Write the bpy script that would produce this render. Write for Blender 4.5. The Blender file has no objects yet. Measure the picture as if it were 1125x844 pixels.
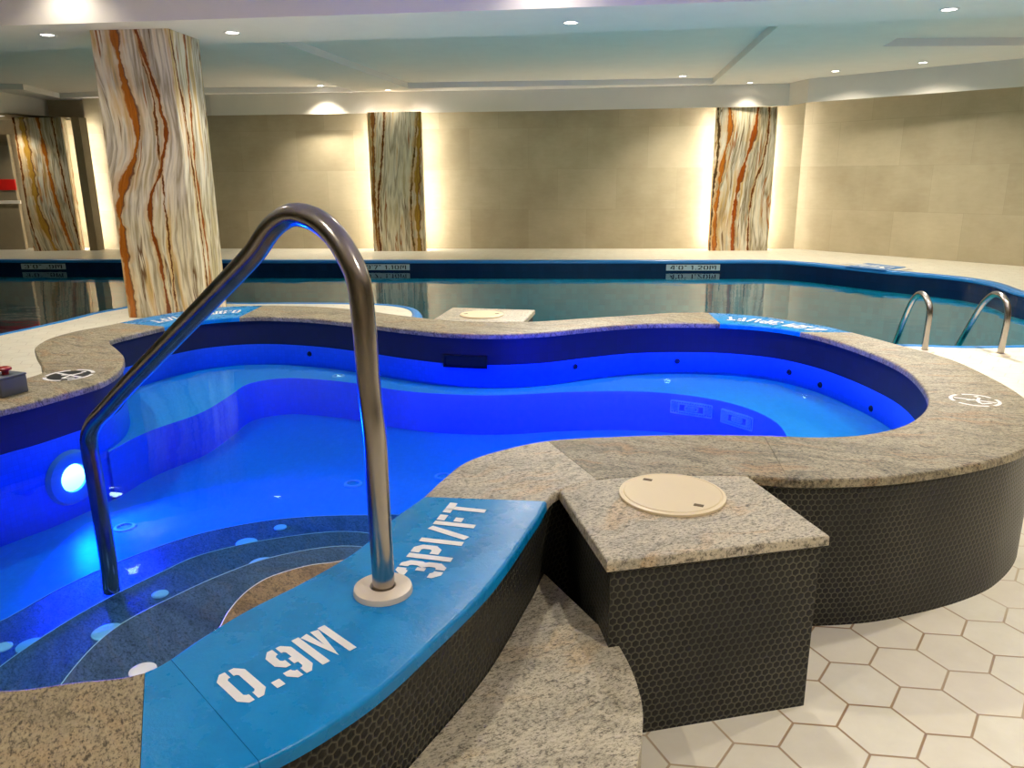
import bpy, bmesh, math, random
from math import sin, cos, pi, radians, hypot, sqrt
from mathutils import Vector, Matrix

random.seed(7)
sc = bpy.context.scene
COL = sc.collection

# ------------------------------------------------------------------ camera
F, CAMH = 848.77, 1.46
PITCH, ROLL = radians(15.04), radians(-0.4376)
_cp, _sp = cos(PITCH), sin(PITCH)
_M0 = Matrix(((1, 0, 0), (0, -_sp, -_cp), (0, _cp, -_sp)))      # world -> x right, y down, z forward
_R = Matrix(((cos(ROLL), -sin(ROLL), 0), (sin(ROLL), cos(ROLL), 0), (0, 0, 1)))
M = _R @ _M0
CAM = Vector((0, 0, CAMH))


def ray(x, y):
    return M.transposed() @ Vector(((x - 562.5) / F, (y - 422) / F, 1.0))


def un(x, y, z):
    """Point of the plane at height z seen at (x, y) of the photograph."""
    r = ray(x, y)
    return CAM + r * ((z - CAMH) / r.z)


def un2(x, y, z):
    p = un(x, y, z)
    return (p.x, p.y)


def on_plane(x, y, p0, n):
    r = ray(x, y)
    return CAM + r * ((Vector(p0) - CAM).dot(n) / r.dot(n))


cam = bpy.data.cameras.new('camera')
camo = bpy.data.objects.new('camera', cam)
COL.objects.link(camo)
right = M.row[0].to_3d() if hasattr(M.row[0], 'to_3d') else Vector(M[0])
right, down, fwd = Vector(M[0]), Vector(M[1]), Vector(M[2])
mw = Matrix((right, -down, -fwd)).transposed().to_4x4()
mw.translation = CAM
camo.matrix_world = mw
cam.sensor_fit = 'HORIZONTAL'
cam.sensor_width = 36
cam.lens = 36 * F / 1125
cam.clip_start = 0.05
sc.camera = camo

# ------------------------------------------------------------------ node helpers


class NT:
    def __init__(self, name):
        m = bpy.data.materials.new(name)
        m.use_nodes = True
        self.m = m
        self.t = m.node_tree
        self.t.nodes.clear()
        self.out = self.t.nodes.new('ShaderNodeOutputMaterial')

    def n(self, kind, **kw):
        nd = self.t.nodes.new(kind)
        for k, v in kw.items():
            setattr(nd, k, v)
        return nd

    def put(self, sock, v):
        if v is None:
            return
        if isinstance(v, bpy.types.NodeSocket):
            self.t.links.new(v, sock)
        else:
            sock.default_value = v

    def math(self, op, a, b=None, c=None, clamp=False):
        nd = self.n('ShaderNodeMath', operation=op, use_clamp=clamp)
        self.put(nd.inputs[0], a)
        self.put(nd.inputs[1], b)
        self.put(nd.inputs[2], c)
        return nd.outputs[0]

    def vmath(self, op, a, b=None):
        nd = self.n('ShaderNodeVectorMath', operation=op)
        self.put(nd.inputs[0], a)
        if b is not None:
            self.put(nd.inputs[1], b)
        return nd.outputs['Value'] if op in ('DOT_PRODUCT', 'LENGTH') else nd.outputs[0]

    def comb(self, x, y, z=0.0):
        nd = self.n('ShaderNodeCombineXYZ')
        for i, v in enumerate((x, y, z)):
            self.put(nd.inputs[i], v)
        return nd.outputs[0]

    def sep(self, v):
        nd = self.n('ShaderNodeSeparateXYZ')
        self.put(nd.inputs[0], v)
        return nd.outputs

    def coords(self, which='Object'):
        return self.n('ShaderNodeTexCoord').outputs[which]

    def noise(self, vec, scale, detail=4.0, rough=0.55, dist=0.0):
        nd = self.n('ShaderNodeTexNoise')
        self.put(nd.inputs['Vector'], vec)
        nd.inputs['Scale'].default_value = scale
        nd.inputs['Detail'].default_value = detail
        nd.inputs['Roughness'].default_value = rough
        nd.inputs['Distortion'].default_value = dist
        return nd.outputs[0]

    def noise1(self, w, scale, detail=4.0, rough=0.55):
        nd = self.n('ShaderNodeTexNoise', noise_dimensions='1D')
        self.put(nd.inputs['W'], w)
        nd.inputs['Scale'].default_value = scale
        nd.inputs['Detail'].default_value = detail
        nd.inputs['Roughness'].default_value = rough
        return nd.outputs[0]

    def ramp(self, fac, stops, interp='LINEAR'):
        nd = self.n('ShaderNodeValToRGB')
        cr = nd.color_ramp
        cr.interpolation = interp
        while len(cr.elements) < len(stops):
            cr.elements.new(0.5)
        for e, (p, c) in zip(cr.elements, stops):
            e.position = p
            e.color = (*c, 1) if len(c) == 3 else c
        self.put(nd.inputs[0], fac)
        return nd.outputs[0]

    def mix(self, fac, a, b, mode='MIX'):
        nd = self.n('ShaderNodeMix', data_type='RGBA', blend_type=mode)
        self.put(nd.inputs[0], fac)
        for s, v in ((nd.inputs[6], a), (nd.inputs[7], b)):
            if isinstance(v, tuple):
                v = (*v, 1) if len(v) == 3 else v
            self.put(s, v)
        return nd.outputs[2]

    def map(self, v, a, b, c=0.0, d=1.0, smooth=False):
        nd = self.n('ShaderNodeMapRange')
        if smooth:
            nd.interpolation_type = 'SMOOTHSTEP'
        self.put(nd.inputs[0], v)
        for i, x in enumerate((a, b, c, d)):
            nd.inputs[i + 1].default_value = x
        return nd.outputs[0]

    def bump(self, h, strength=0.5, dist=0.01):
        nd = self.n('ShaderNodeBump')
        nd.inputs['Strength'].default_value = strength
        nd.inputs['Distance'].default_value = dist
        self.put(nd.inputs['Height'], h)
        return nd.outputs[0]

    def principled(self, color, rough=0.5, metal=0.0, normal=None, spec=0.5, coat=0.0):
        b = self.n('ShaderNodeBsdfPrincipled')
        if isinstance(color, tuple):
            color = (*color, 1)
        self.put(b.inputs['Base Color'], color)
        self.put(b.inputs['Roughness'], rough)
        b.inputs['Metallic'].default_value = metal
        b.inputs['Specular IOR Level'].default_value = spec
        b.inputs['Coat Weight'].default_value = coat
        if normal is not None:
            self.put(b.inputs['Normal'], normal)
        self.t.links.new(b.outputs[0], self.out.inputs[0])
        return self.m

    def hexcell(self, p):
        """Hexagonal tiling of unit width: distance from the centre (0.5 at the joint) and the cell centre."""
        r = (1.0, 1.7320508, 1.0)
        h = (0.5, 0.8660254, 0.0)
        p = self.vmath('ADD', p, (1000.0, 1732.0508, 0.0))
        a = self.vmath('SUBTRACT', self.vmath('MODULO', p, r), h)
        b = self.vmath('SUBTRACT', self.vmath('MODULO', self.vmath('SUBTRACT', p, h), r), h)
        la, lb = self.vmath('DOT_PRODUCT', a, a), self.vmath('DOT_PRODUCT', b, b)
        sel = self.math('LESS_THAN', lb, la)
        nd = self.n('ShaderNodeMix', data_type='VECTOR')
        self.put(nd.inputs[0], sel)
        self.put(nd.inputs[4], a)
        self.put(nd.inputs[5], b)
        g = nd.outputs[1]
        ga = self.vmath('ABSOLUTE', g)
        d = self.math('MAXIMUM', self.sep(ga)[0], self.vmath('DOT_PRODUCT', ga, (0.5, 0.8660254, 0.0)))
        return d, self.vmath('SUBTRACT', p, g)


def srgb(r, g, b):
    f = lambda v: (v / 255 / 12.92) if v / 255 <= 0.04045 else ((v / 255 + 0.055) / 1.055) ** 2.4
    return (f(r), f(g), f(b))


MAT = {}


def plain(name, color, rough=0.5, metal=0.0, vary=0.06, scale=6.0, bump=0.0, spec=0.5, coat=0.0):
    k = NT(name)
    c = k.coords()
    n = k.noise(c, scale, 5, 0.6)
    lo = tuple(max(0, v * (1 - vary)) for v in color)
    hi = tuple(min(1, v * (1 + vary)) for v in color)
    nor = k.bump(k.noise(c, scale * 8, 4), bump, 0.01) if bump else None
    MAT[name] = k.principled(k.ramp(n, [(0.3, lo), (0.7, hi)]), rough, metal, nor, spec, coat)
    return MAT[name]


def emitter(name, color, strength):
    k = NT(name)
    e = k.n('ShaderNodeEmission')
    e.inputs[0].default_value = (*color, 1)
    e.inputs[1].default_value = strength
    k.t.links.new(e.outputs[0], k.out.inputs[0])
    MAT[name] = k.m
    return k.m


# floor: large pale hexagonal tiles
def m_floor():
    k = NT('cream hexagon tile')
    s, phi = 0.11514, radians(-7.705)
    w = s * sqrt(3)
    c = k.vmath('SUBTRACT', k.coords(), (1.2062, 2.0537, 0))
    px = k.vmath('DOT_PRODUCT', c, (-sin(phi) / w, cos(phi) / w, 0))
    py = k.vmath('DOT_PRODUCT', c, (cos(phi) / w, sin(phi) / w, 0))
    d, cid = k.hexcell(k.comb(px, py))
    g = k.map(d, 0.478, 0.488)
    wn = k.n('ShaderNodeTexWhiteNoise')
    k.put(wn.inputs[0], k.vmath('SNAP', k.vmath('MULTIPLY', cid, (2.0, 1.1547, 1.0)), (1, 1, 1)))
    st = k.noise(k.coords(), 5, 5, 0.65)
    a = k.ramp(st, [(0.3, srgb(220, 214, 194)), (0.7, srgb(234, 230, 212))])
    a = k.mix(k.math('MULTIPLY', wn.outputs[0], 0.35), a, srgb(228, 216, 196))
    gn = k.noise(k.coords(), 1.3, 2)
    grout = k.ramp(gn, [(0.35, srgb(200, 184, 156)), (0.65, srgb(150, 118, 82))])
    grout = k.mix(k.map(k.sep(k.coords())[1], 3.6, 5.2, smooth=True), grout, srgb(206, 198, 178))
    col = k.mix(g, a, grout)
    MAT['floor'] = k.principled(col, 0.33, 0, k.bump(k.math('SUBTRACT', 1.0, g), 0.35, 0.003), 0.4)


def m_mosaic():
    k = NT('black hexagon mosaic')
    uv = k.coords('UV')
    p = k.vmath('MULTIPLY', uv, (1 / 0.0215, 1 / 0.0215, 0))
    d, cid = k.hexcell(p)
    g = k.map(d, 0.40, 0.455, smooth=True)
    wn = k.n('ShaderNodeTexWhiteNoise')
    k.put(wn.inputs[0], k.vmath('SNAP', k.vmath('MULTIPLY', cid, (2.0, 1.1547, 1.0)), (1, 1, 1)))
    tile = k.ramp(wn.outputs[0], [(0, (0.004, 0.004, 0.004)), (1, (0.013, 0.013, 0.012))])
    gc = k.ramp(k.noise(k.coords(), 3.0, 3), [(0.35, srgb(74, 73, 64)), (0.7, srgb(106, 103, 88))])
    col = k.mix(g, tile, gc)
    h = k.map(d, 0.28, 0.47, 1, 0, smooth=True)
    rough = k.map(g, 0, 1, 0.32, 0.85)
    MAT['mosaic'] = k.principled(col, rough, 0, k.bump(h, 0.6, 0.002), 0.35)


def m_granite(key, name, light, mid, dark, warm, rot=0.3, dark_amt=0.5, warm_amt=0.5, rough=0.42, streak=3.2):
    k = NT(name)
    o = k.coords()
    mp = k.n('ShaderNodeMapping')
    k.put(mp.inputs[0], o)
    mp.inputs['Rotation'].default_value = (0, 0, rot)
    v = mp.outputs[0]
    warp = k.n('ShaderNodeTexNoise')
    k.put(warp.inputs['Vector'], v)
    warp.inputs['Scale'].default_value = 2.1
    warp.inputs['Detail'].default_value = 3
    wv = k.vmath('MULTIPLY', k.vmath('SUBTRACT', warp.outputs['Color'], (0.5, 0.5, 0.5)), (0.25, 0.55, 0.3))
    v2 = k.vmath('ADD', v, wv)
    st = k.vmath('MULTIPLY', v2, (0.8, streak * 1.3, 1.0))
    big = k.noise(st, 2.6, 5, 0.62)
    med = k.noise(st, 11.0, 6, 0.7)
    grain = k.noise(k.vmath('MULTIPLY', v, (1.0, 1.7, 1.0)), 95.0, 4, 0.8)
    speck = k.noise(k.vmath('MULTIPLY', v, (1.0, 2.4, 1.0)), 48.0, 5, 0.75)
    c = k.ramp(big, [(0.28, mid), (0.5, light), (0.62, mid), (0.8, light)])
    wm = k.math('MULTIPLY', k.map(k.noise(st, 4.3, 4, 0.6), 0.52, 0.68, smooth=True), warm_amt)
    c = k.mix(wm, c, warm)
    dm = k.math('MULTIPLY', k.map(med, 0.5, 0.72, smooth=True), dark_amt)
    c = k.mix(dm, c, dark)
    c = k.mix(k.math('MULTIPLY', k.map(grain, 0.52, 0.62), 0.9), c, dark)
    c = k.mix(k.math('MULTIPLY', k.map(grain, 0.47, 0.34), 0.6), c, tuple(min(1, x * 1.35) for x in light))
    c = k.mix(k.math('MULTIPLY', k.map(speck, 0.54, 0.64), 0.8), c, tuple(x * 0.5 for x in dark))
    MAT[key] = k.principled(c, k.map(speck, 0.3, 0.7, rough - 0.08, rough + 0.12), 0, k.bump(grain, 0.5, 0.004), 0.4)


def m_onyx(key, warp, veins, seed, stops, amp=1.0):
    """Vertical bands of onyx. warp = how the whole figure leans: (z, u) pairs; veins = (points (z, u), half width, colour)
    in metres on the unfolded face."""
    k = NT(key)
    x, y, z = k.sep(k.coords())
    u = k.math('ADD', x, y)
    zn = k.math('DIVIDE', z, 3.0)

    def curve(pts):
        fc = k.n('ShaderNodeFloatCurve')
        cu = fc.mapping.curves[0]
        for i, (pz, pu) in enumerate(sorted(pts)):
            q = (min(max(pz / 3.0, 0), 1), (pu + 1.5) / 3.0)
            if i < 2:
                cu.points[i].location = q
            else:
                cu.points.new(*q)
        fc.mapping.update()
        k.put(fc.inputs['Value'], zn)
        return k.math('SUBTRACT', k.math('MULTIPLY', fc.outputs[0], 3.0), 1.5)
    slow = k.noise(k.comb(k.math('MULTIPLY', u, 1.3), seed, k.math('MULTIPLY', z, 0.9)), 1.2, 2, 0.5)
    fine = k.noise(k.comb(k.math('MULTIPLY', u, 2.0), seed + 3, k.math('MULTIPLY', z, 1.6)), 5.0, 4, 0.6)
    w = k.math('ADD', k.math('MULTIPLY', k.math('SUBTRACT', slow, 0.5), 0.13 * amp), k.math('MULTIPLY', k.math('SUBTRACT', fine, 0.5), 0.016))
    us = k.math('ADD', k.math('SUBTRACT', k.math('ADD', u, w), k.math('MULTIPLY', curve(warp), k.map(u, 0.25, 1.0, 1.0, 0.3))), seed * 1.37)
    zs = k.math('MULTIPLY', z, 0.10)
    b1 = k.noise(k.comb(us, seed, zs), 5.0, 3, 0.55)
    c = k.ramp(b1, stops)
    b2 = k.noise(k.comb(us, seed + 1, k.math('MULTIPLY', z, 0.07)), 15.0, 4, 0.6)
    c = k.mix(k.math('MULTIPLY', k.map(b2, 0.52, 0.66, smooth=True), 0.55), c, srgb(244, 236, 216))
    c = k.mix(k.math('MULTIPLY', k.map(b2, 0.46, 0.34, smooth=True), 0.5), c, srgb(150, 136, 112))
    b3 = k.noise(k.comb(us, seed + 2, k.math('MULTIPLY', z, 0.07)), 50.0, 4, 0.7)
    c = k.mix(k.math('MULTIPLY', k.map(b3, 0.54, 0.72), 0.4), c, srgb(112, 94, 70))
    c = k.mix(k.math('MULTIPLY', k.map(b3, 0.46, 0.3), 0.45), c, srgb(252, 246, 230))
    b4 = k.noise(k.comb(us, seed + 4, k.math('MULTIPLY', z, 0.07)), 9.0, 3, 0.5)
    c = k.mix(k.math('MULTIPLY', k.map(b4, 0.615, 0.64), k.map(b4, 0.68, 0.65)), c, srgb(168, 104, 48))
    c = k.mix(k.math('MULTIPLY', k.map(b4, 0.36, 0.34), k.map(b4, 0.315, 0.33)), c, srgb(120, 92, 62))
    for pts, hw, colr in veins:
        wig = k.math('MULTIPLY', k.math('SUBTRACT', fine, 0.5), 0.07)
        dd = k.math('SUBTRACT', k.math('ADD', u, wig), curve(pts))
        wn = k.math('MULTIPLY', k.map(k.noise1(k.math('ADD', z, hw * 90), 2.6, 3), 0.3, 0.7, 0.35, 1.5), hw)
        f = k.math('DIVIDE', dd, wn)
        fa = k.math('ABSOLUTE', k.math('ADD', f, k.math('MULTIPLY', k.math('SUBTRACT', b3, 0.5), 0.6)))
        m1 = k.map(fa, 0.6, 1.1, 1, 0, smooth=True)
        c = k.mix(k.math('MULTIPLY', k.map(fa, 1.0, 3.2, 1, 0, smooth=True), 0.5), c, srgb(222, 178, 112))
        c = k.mix(m1, c, k.mix(k.map(b3, 0.35, 0.65), colr, tuple(v * 0.55 for v in colr)))
        edge = k.math('MULTIPLY', k.map(f, 0.5, 0.85), k.map(f, 1.25, 0.95))
        c = k.mix(k.math('MULTIPLY', edge, 0.8), c, srgb(84, 40, 16))
    MAT[key] = k.principled(c, 0.2, 0, None, 0.5)


def m_wall(key, name, ca, cb, tw=1.2, th=0.8):
    """Big stone-look tiles with hairline joints; UV in metres."""
    k = NT(name)
    uv = k.coords('UV')
    br = k.n('ShaderNodeTexBrick')
    k.put(br.inputs['Vector'], uv)
    br.inputs['Scale'].default_value = 1.0
    br.inputs['Brick Width'].default_value = tw
    br.inputs['Row Height'].default_value = th
    br.inputs['Mortar Size'].default_value = 0.003
    br.inputs['Mortar Smooth'].default_value = 0.3
    br.inputs['Color1'].default_value = (0, 0, 0, 1)
    br.inputs['Color2'].default_value = (1, 1, 1, 1)
    br.inputs['Mortar'].default_value = (0.5, 0.5, 0.5, 1)
    n = k.noise(uv, 1.4, 6, 0.6)
    n2 = k.noise(k.vmath('MULTIPLY', uv, (1.0, 4.0, 1)), 5, 4)
    f = k.math('ADD', k.math('MULTIPLY', n, 0.6), k.math('ADD', k.math('MULTIPLY', n2, 0.15), k.math('MULTIPLY', k.sep(br.outputs[0])[0], 0.2)))
    c = k.ramp(f, [(0.3, ca), (0.7, cb)])
    c = k.mix(k.math('MULTIPLY', br.outputs['Fac'], 0.35), c, tuple(v * 0.6 for v in ca))
    MAT[key] = k.principled(c, 0.5, 0, None, 0.3)


def m_tile(key, name, col, grout, size=0.05, rough=0.2, vary=0.12):
    k = NT(name)
    uv = k.coords('UV')
    br = k.n('ShaderNodeTexBrick', offset=0.0)
    k.put(br.inputs['Vector'], uv)
    br.inputs['Scale'].default_value = 1.0
    br.inputs['Brick Width'].default_value = size
    br.inputs['Row Height'].default_value = size
    br.inputs['Mortar Size'].default_value = 0.0012
    lo = tuple(v * (1 - vary) for v in col)
    hi = tuple(min(1, v * (1 + vary)) for v in col)
    br.inputs['Color1'].default_value = (*lo, 1)
    br.inputs['Color2'].default_value = (*hi, 1)
    br.inputs['Mortar'].default_value = (*grout, 1)
    MAT[key] = k.principled(br.outputs[0], rough, 0, None, 0.5)


def m_water(key, name, tint, scale, bump, stretch=(1, 1, 1), absorb=None, refl=0.98, gloss=(1, 1, 1)):
    """A clear tinted sheet: Fresnel reflection over a see-through body colour."""
    k = NT(name)
    c = k.vmath('MULTIPLY', k.coords(), stretch)
    h = k.math('ADD', k.noise(c, scale, 2, 0.5), k.math('MULTIPLY', k.noise(c, scale * 3.1, 2, 0.5), 0.25))
    nor = k.bump(h, bump, 0.05)
    gm = k.n('ShaderNodeNewGeometry')
    cs = k.math('ABSOLUTE', k.vmath('DOT_PRODUCT', gm.outputs['Incoming'], nor))
    fr = k.math('ADD', 0.02, k.math('MULTIPLY', refl, k.math('POWER', k.math('SUBTRACT', 1.0, cs, clamp=True), 5.0)), clamp=True)
    tr = k.n('ShaderNodeBsdfTransparent')
    tr.inputs[0].default_value = (*tint, 1)
    gl = k.n('ShaderNodeBsdfGlossy')
    gl.inputs['Roughness'].default_value = 0.02
    gl.inputs['Color'].default_value = (*gloss, 1)
    k.put(gl.inputs['Normal'], nor)
    mx = k.n('ShaderNodeMixShader')
    k.put(mx.inputs[0], fr)
    k.t.links.new(tr.outputs[0], mx.inputs[1])
    k.t.links.new(gl.outputs[0], mx.inputs[2])
    k.t.links.new(mx.outputs[0], k.out.inputs[0])
    if absorb:
        va = k.n('ShaderNodeVolumeAbsorption')
        d = max(absorb)
        va.inputs['Color'].default_value = (*(1 - a / d for a in absorb), 1)
        va.inputs['Density'].default_value = d
        k.t.links.new(va.outputs[0], k.out.inputs[1])
    MAT[key] = k.m


def m_paint():
    k = NT('blue pool paint')
    c = k.coords()
    n = k.noise(c, 9, 6, 0.65)
    col = k.ramp(n, [(0.3, srgb(0, 126, 194)), (0.72, srgb(0, 142, 212))])
    MAT['paint'] = k.principled(col, k.map(n, 0.3, 0.7, 0.2, 0.36), 0, k.bump(k.noise(c, 90, 4, 0.7), 0.25, 0.003), 0.4)


def m_steel():
    k = NT('brushed stainless steel')
    c = k.coords()
    n = k.noise(k.vmath('MULTIPLY', c, (1, 1, 0.3)), 40, 3)
    MAT['steel'] = k.principled(k.ramp(n, [(0.3, (0.36, 0.33, 0.30)), (0.7, (0.46, 0.42, 0.38))]), k.map(n, 0.3, 0.7, 0.17, 0.27), 1.0)


m_floor()
m_mosaic()
m_granite('granite', 'grey granite', srgb(174, 162, 134), srgb(130, 122, 100), srgb(50, 46, 36), srgb(180, 138, 92), 0.35, 0.85, 0.6)
m_granite('granite_sand', 'flamed sandy granite', srgb(166, 150, 116), srgb(140, 126, 96), srgb(64, 54, 36), srgb(184, 150, 104), 1.1, 0.6, 0.4, 0.5, 1.6)
m_granite('granite_light', 'pale speckled granite', srgb(204, 194, 170), srgb(176, 168, 148), srgb(92, 86, 72), srgb(216, 176, 122), -0.3, 0.5, 0.5, 0.4, 2.0)
m_granite('granite_tread_bluelit', 'tread granite in blue water light', srgb(104, 104, 124), srgb(78, 78, 96), srgb(30, 30, 40), srgb(136, 100, 92), 0.9, 0.6, 0.45, 0.4, 5.0)  # blue light of the water mixed into the stone colours
m_granite('granite_wet', 'brown wet granite', srgb(150, 124, 88), srgb(118, 96, 66), srgb(60, 48, 34), srgb(164, 120, 76), 0.9, 0.6, 0.5, 0.35, 5.0)
m_granite('granite_step', 'pale step granite', srgb(198, 188, 162), srgb(176, 168, 144), srgb(92, 84, 68), srgb(210, 176, 124), -0.5, 0.4, 0.45, 0.45, 1.6)
m_wall('wall_tile', 'beige stone wall tile', srgb(166, 153, 124), srgb(192, 180, 150))
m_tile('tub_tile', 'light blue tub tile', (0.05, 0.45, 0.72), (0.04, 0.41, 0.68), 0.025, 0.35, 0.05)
m_tile('tub_wall_bluelit', 'tub wall tile in blue lamp light', (0.03, 0.15, 0.88), (0.03, 0.13, 0.8), 0.025, 0.35, 0.05)  # upright faces only: lamp light put into a deeper blue
m_tile('band_tile', 'navy waterline tile', (0.001, 0.003, 0.04), (0.001, 0.003, 0.03), 0.05, 0.6)
m_tile('navy_tile', 'navy pool band tile', (0.006, 0.02, 0.075), (0.006, 0.015, 0.05), 0.1, 0.2)
m_tile('pool_tile', 'teal pool tile', (0.03, 0.35, 0.44), (0.03, 0.30, 0.39), 0.1, 0.3)
m_water('tub_water', 'clear blue tub water', (0.97, 0.985, 1.0), 2.2, 0.06, absorb=(2.7, 0.9, 0.05), refl=0.5, gloss=(0.45, 0.8, 1.0))
m_water('pool_water', 'clear teal pool water', (0.3, 0.9, 0.95), 1.1, 0.09, (1.0, 2.2, 1), refl=0.75)
m_paint()
m_steel()
plain('plaster', srgb(236, 229, 218), 0.85, vary=0.02, scale=3)
plain('bulk_plaster', srgb(226, 218, 202), 0.85, vary=0.02, scale=3)
plain('edge_blue', srgb(40, 128, 200), 0.28, vary=0.06)
plain('white_paint', srgb(236, 234, 232), 0.45, vary=0.03, scale=30)
plain('cream_plastic', srgb(232, 214, 176), 0.38, vary=0.02)
plain('flange_white', srgb(226, 212, 192), 0.35, vary=0.03)
plain('white_disc', srgb(226, 230, 236), 0.35, vary=0.02)
plain('dark_plastic', srgb(22, 26, 44), 0.4)
plain('box_grey', srgb(92, 98, 108), 0.4)
plain('red_plastic', srgb(150, 26, 20), 0.3)
plain('red_panel', srgb(214, 30, 24), 0.4)
plain('slot_dark', srgb(96, 76, 40), 0.6)
plain('panel_tan', srgb(140, 128, 102), 0.5)
plain('soffit_shade', srgb(168, 152, 120), 0.7)  # bulkhead underside, its shade put into the tan
plain('shade_brown', srgb(128, 114, 86), 0.5)  # dark tone in place of shade, for alcove strip and panel line
plain('grate_blue', srgb(110, 160, 210), 0.35)
plain('grate_shadow', srgb(14, 34, 120), 0.5)
plain('tile_grey', srgb(196, 206, 208), 0.3)
plain('black_ink', srgb(16, 18, 22), 0.4)
plain('trim_white', srgb(225, 224, 220), 0.5)
emitter('lens_glow', (1.0, 0.93, 0.82), 14)
emitter('led_glow', (1.0, 0.93, 0.82), 120)
emitter('led_soft', (1.0, 0.93, 0.82), 40)
emitter('tub_lamp', (0.6, 0.88, 1.0), 8)

# ------------------------------------------------------------------ mesh helpers


def link(name, bm, mats, parent=None, smooth=False, doubles=False):
    if doubles:
        bmesh.ops.remove_doubles(bm, verts=bm.verts, dist=1e-5)
    me = bpy.data.meshes.new(name)
    bm.to_mesh(me)
    bm.free()
    if smooth:
        for p in me.polygons:
            p.use_smooth = True
        if smooth is not True:
            me.set_sharp_from_angle(angle=smooth)
    o = bpy.data.objects.new(name, me)
    COL.objects.link(o)
    for m in (mats if isinstance(mats, (list, tuple)) else [mats]):
        me.materials.append(MAT[m])
    if parent:
        o.parent = parent
        o.matrix_parent_inverse = parent.matrix_world.inverted() if False else Matrix.Translation(-parent.location) @ Matrix() if parent.rotation_euler.z == 0 else parent_inv(parent)
    return o


def parent_inv(p):
    return (Matrix.Translation(p.location) @ p.rotation_euler.to_matrix().to_4x4()).inverted()


def thing(name, label, cat, loc=(0, 0, 0), group=None):
    o = bpy.data.objects.new(name, None)
    COL.objects.link(o)
    o.location = loc
    o.empty_display_size = 0.1
    tag(o, label, cat, group)
    return o


def tag(o, label=None, cat=None, group=None, kind=None):
    if label:
        o['label'] = label
    if cat:
        o['category'] = cat
    if group:
        o['group'] = group
    if kind:
        o['kind'] = kind
    return o


def struct(o):
    o['kind'] = 'structure'
    return o


def catmull(pts, closed=False, n=8):
    P = [Vector(p) for p in pts]
    out = []
    N = len(P)
    rng = range(N) if closed else range(N - 1)
    for i in rng:
        if closed:
            p0, p1, p2, p3 = P[i - 1], P[i], P[(i + 1) % N], P[(i + 2) % N]
        else:
            p1, p2 = P[i], P[i + 1]
            p0 = P[i - 1] if i else p1 * 2 - p2
            p3 = P[i + 2] if i + 2 < N else p2 * 2 - p1
        d1, d2, d3 = max((p1 - p0).length, 1e-6) ** .5, max((p2 - p1).length, 1e-6) ** .5, max((p3 - p2).length, 1e-6) ** .5
        t0, t1, t2, t3 = 0, d1, d1 + d2, d1 + d2 + d3
        for k in range(n):
            t = t1 + (t2 - t1) * k / n
            A1 = p0 * ((t1 - t) / (t1 - t0)) + p1 * ((t - t0) / (t1 - t0))
            A2 = p1 * ((t2 - t) / (t2 - t1)) + p2 * ((t - t1) / (t2 - t1))
            A3 = p2 * ((t3 - t) / (t3 - t2)) + p3 * ((t - t2) / (t3 - t2))
            B1 = A1 * ((t2 - t) / (t2 - t0)) + A2 * ((t - t0) / (t2 - t0))
            B2 = A2 * ((t3 - t) / (t3 - t1)) + A3 * ((t - t1) / (t3 - t1))
            out.append(B1 * ((t2 - t) / (t2 - t1)) + B2 * ((t - t1) / (t2 - t1)))
    if not closed:
        out.append(P[-1].copy())
    return out


def resample(pts, n, closed=False):
    P = [Vector(p) for p in pts]
    if closed:
        P = P + [P[0]]
    L = [0]
    for a, b in zip(P, P[1:]):
        L.append(L[-1] + (b - a).length)
    out = []
    m = n if closed else n - 1
    j = 0
    for i in range(n):
        s = L[-1] * i / m
        while j < len(L) - 2 and L[j + 1] < s:
            j += 1
        seg = L[j + 1] - L[j]
        out.append(P[j].lerp(P[j + 1], (s - L[j]) / seg if seg else 0))
    return out


def offset(pts, d, closed=True):
    """Offset a plan polyline to its left by d."""
    N = len(pts)
    out = []
    for i in range(N):
        a = pts[i - 1] if (closed or i) else pts[i]
        b = pts[(i + 1) % N] if (closed or i < N - 1) else pts[i]
        t = (b - a)
        t = Vector((t.x, t.y)).normalized()
        out.append(Vector((pts[i].x - t.y * d, pts[i].y + t.x * d)))
    return out


def nearest(pts, p):
    p = Vector(p)
    return min(range(len(pts)), key=lambda i: (pts[i] - p).length)


def span(pts, i, j):
    N = len(pts)
    out = [pts[i]]
    while i != j:
        i = (i + 1) % N
        out.append(pts[i])
    return out


def wall_strip(bm, pts, z0, z1, closed=False, mat=0, u0=0.0, flip=False):
    """Vertical ribbon with UVs in metres."""
    uv = bm.loops.layers.uv.verify()
    P = list(pts) + ([pts[0]] if closed else [])
    u = u0
    lo = [bm.verts.new((p.x, p.y, z0)) for p in pts]
    hi = [bm.verts.new((p.x, p.y, z1)) for p in pts]
    if closed:
        lo.append(lo[0])
        hi.append(hi[0])
    for i in range(len(P) - 1):
        l = (P[i + 1] - P[i]).length
        vs = [(lo[i], u, z0), (lo[i + 1], u + l, z0), (hi[i + 1], u + l, z1), (hi[i], u, z1)]
        if flip:
            vs.reverse()
        f = bm.faces.new([v[0] for v in vs])
        f.material_index = mat
        for lp, v in zip(f.loops, vs):
            lp[uv].uv = (v[1], v[2])
        u += l
    return u


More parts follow.
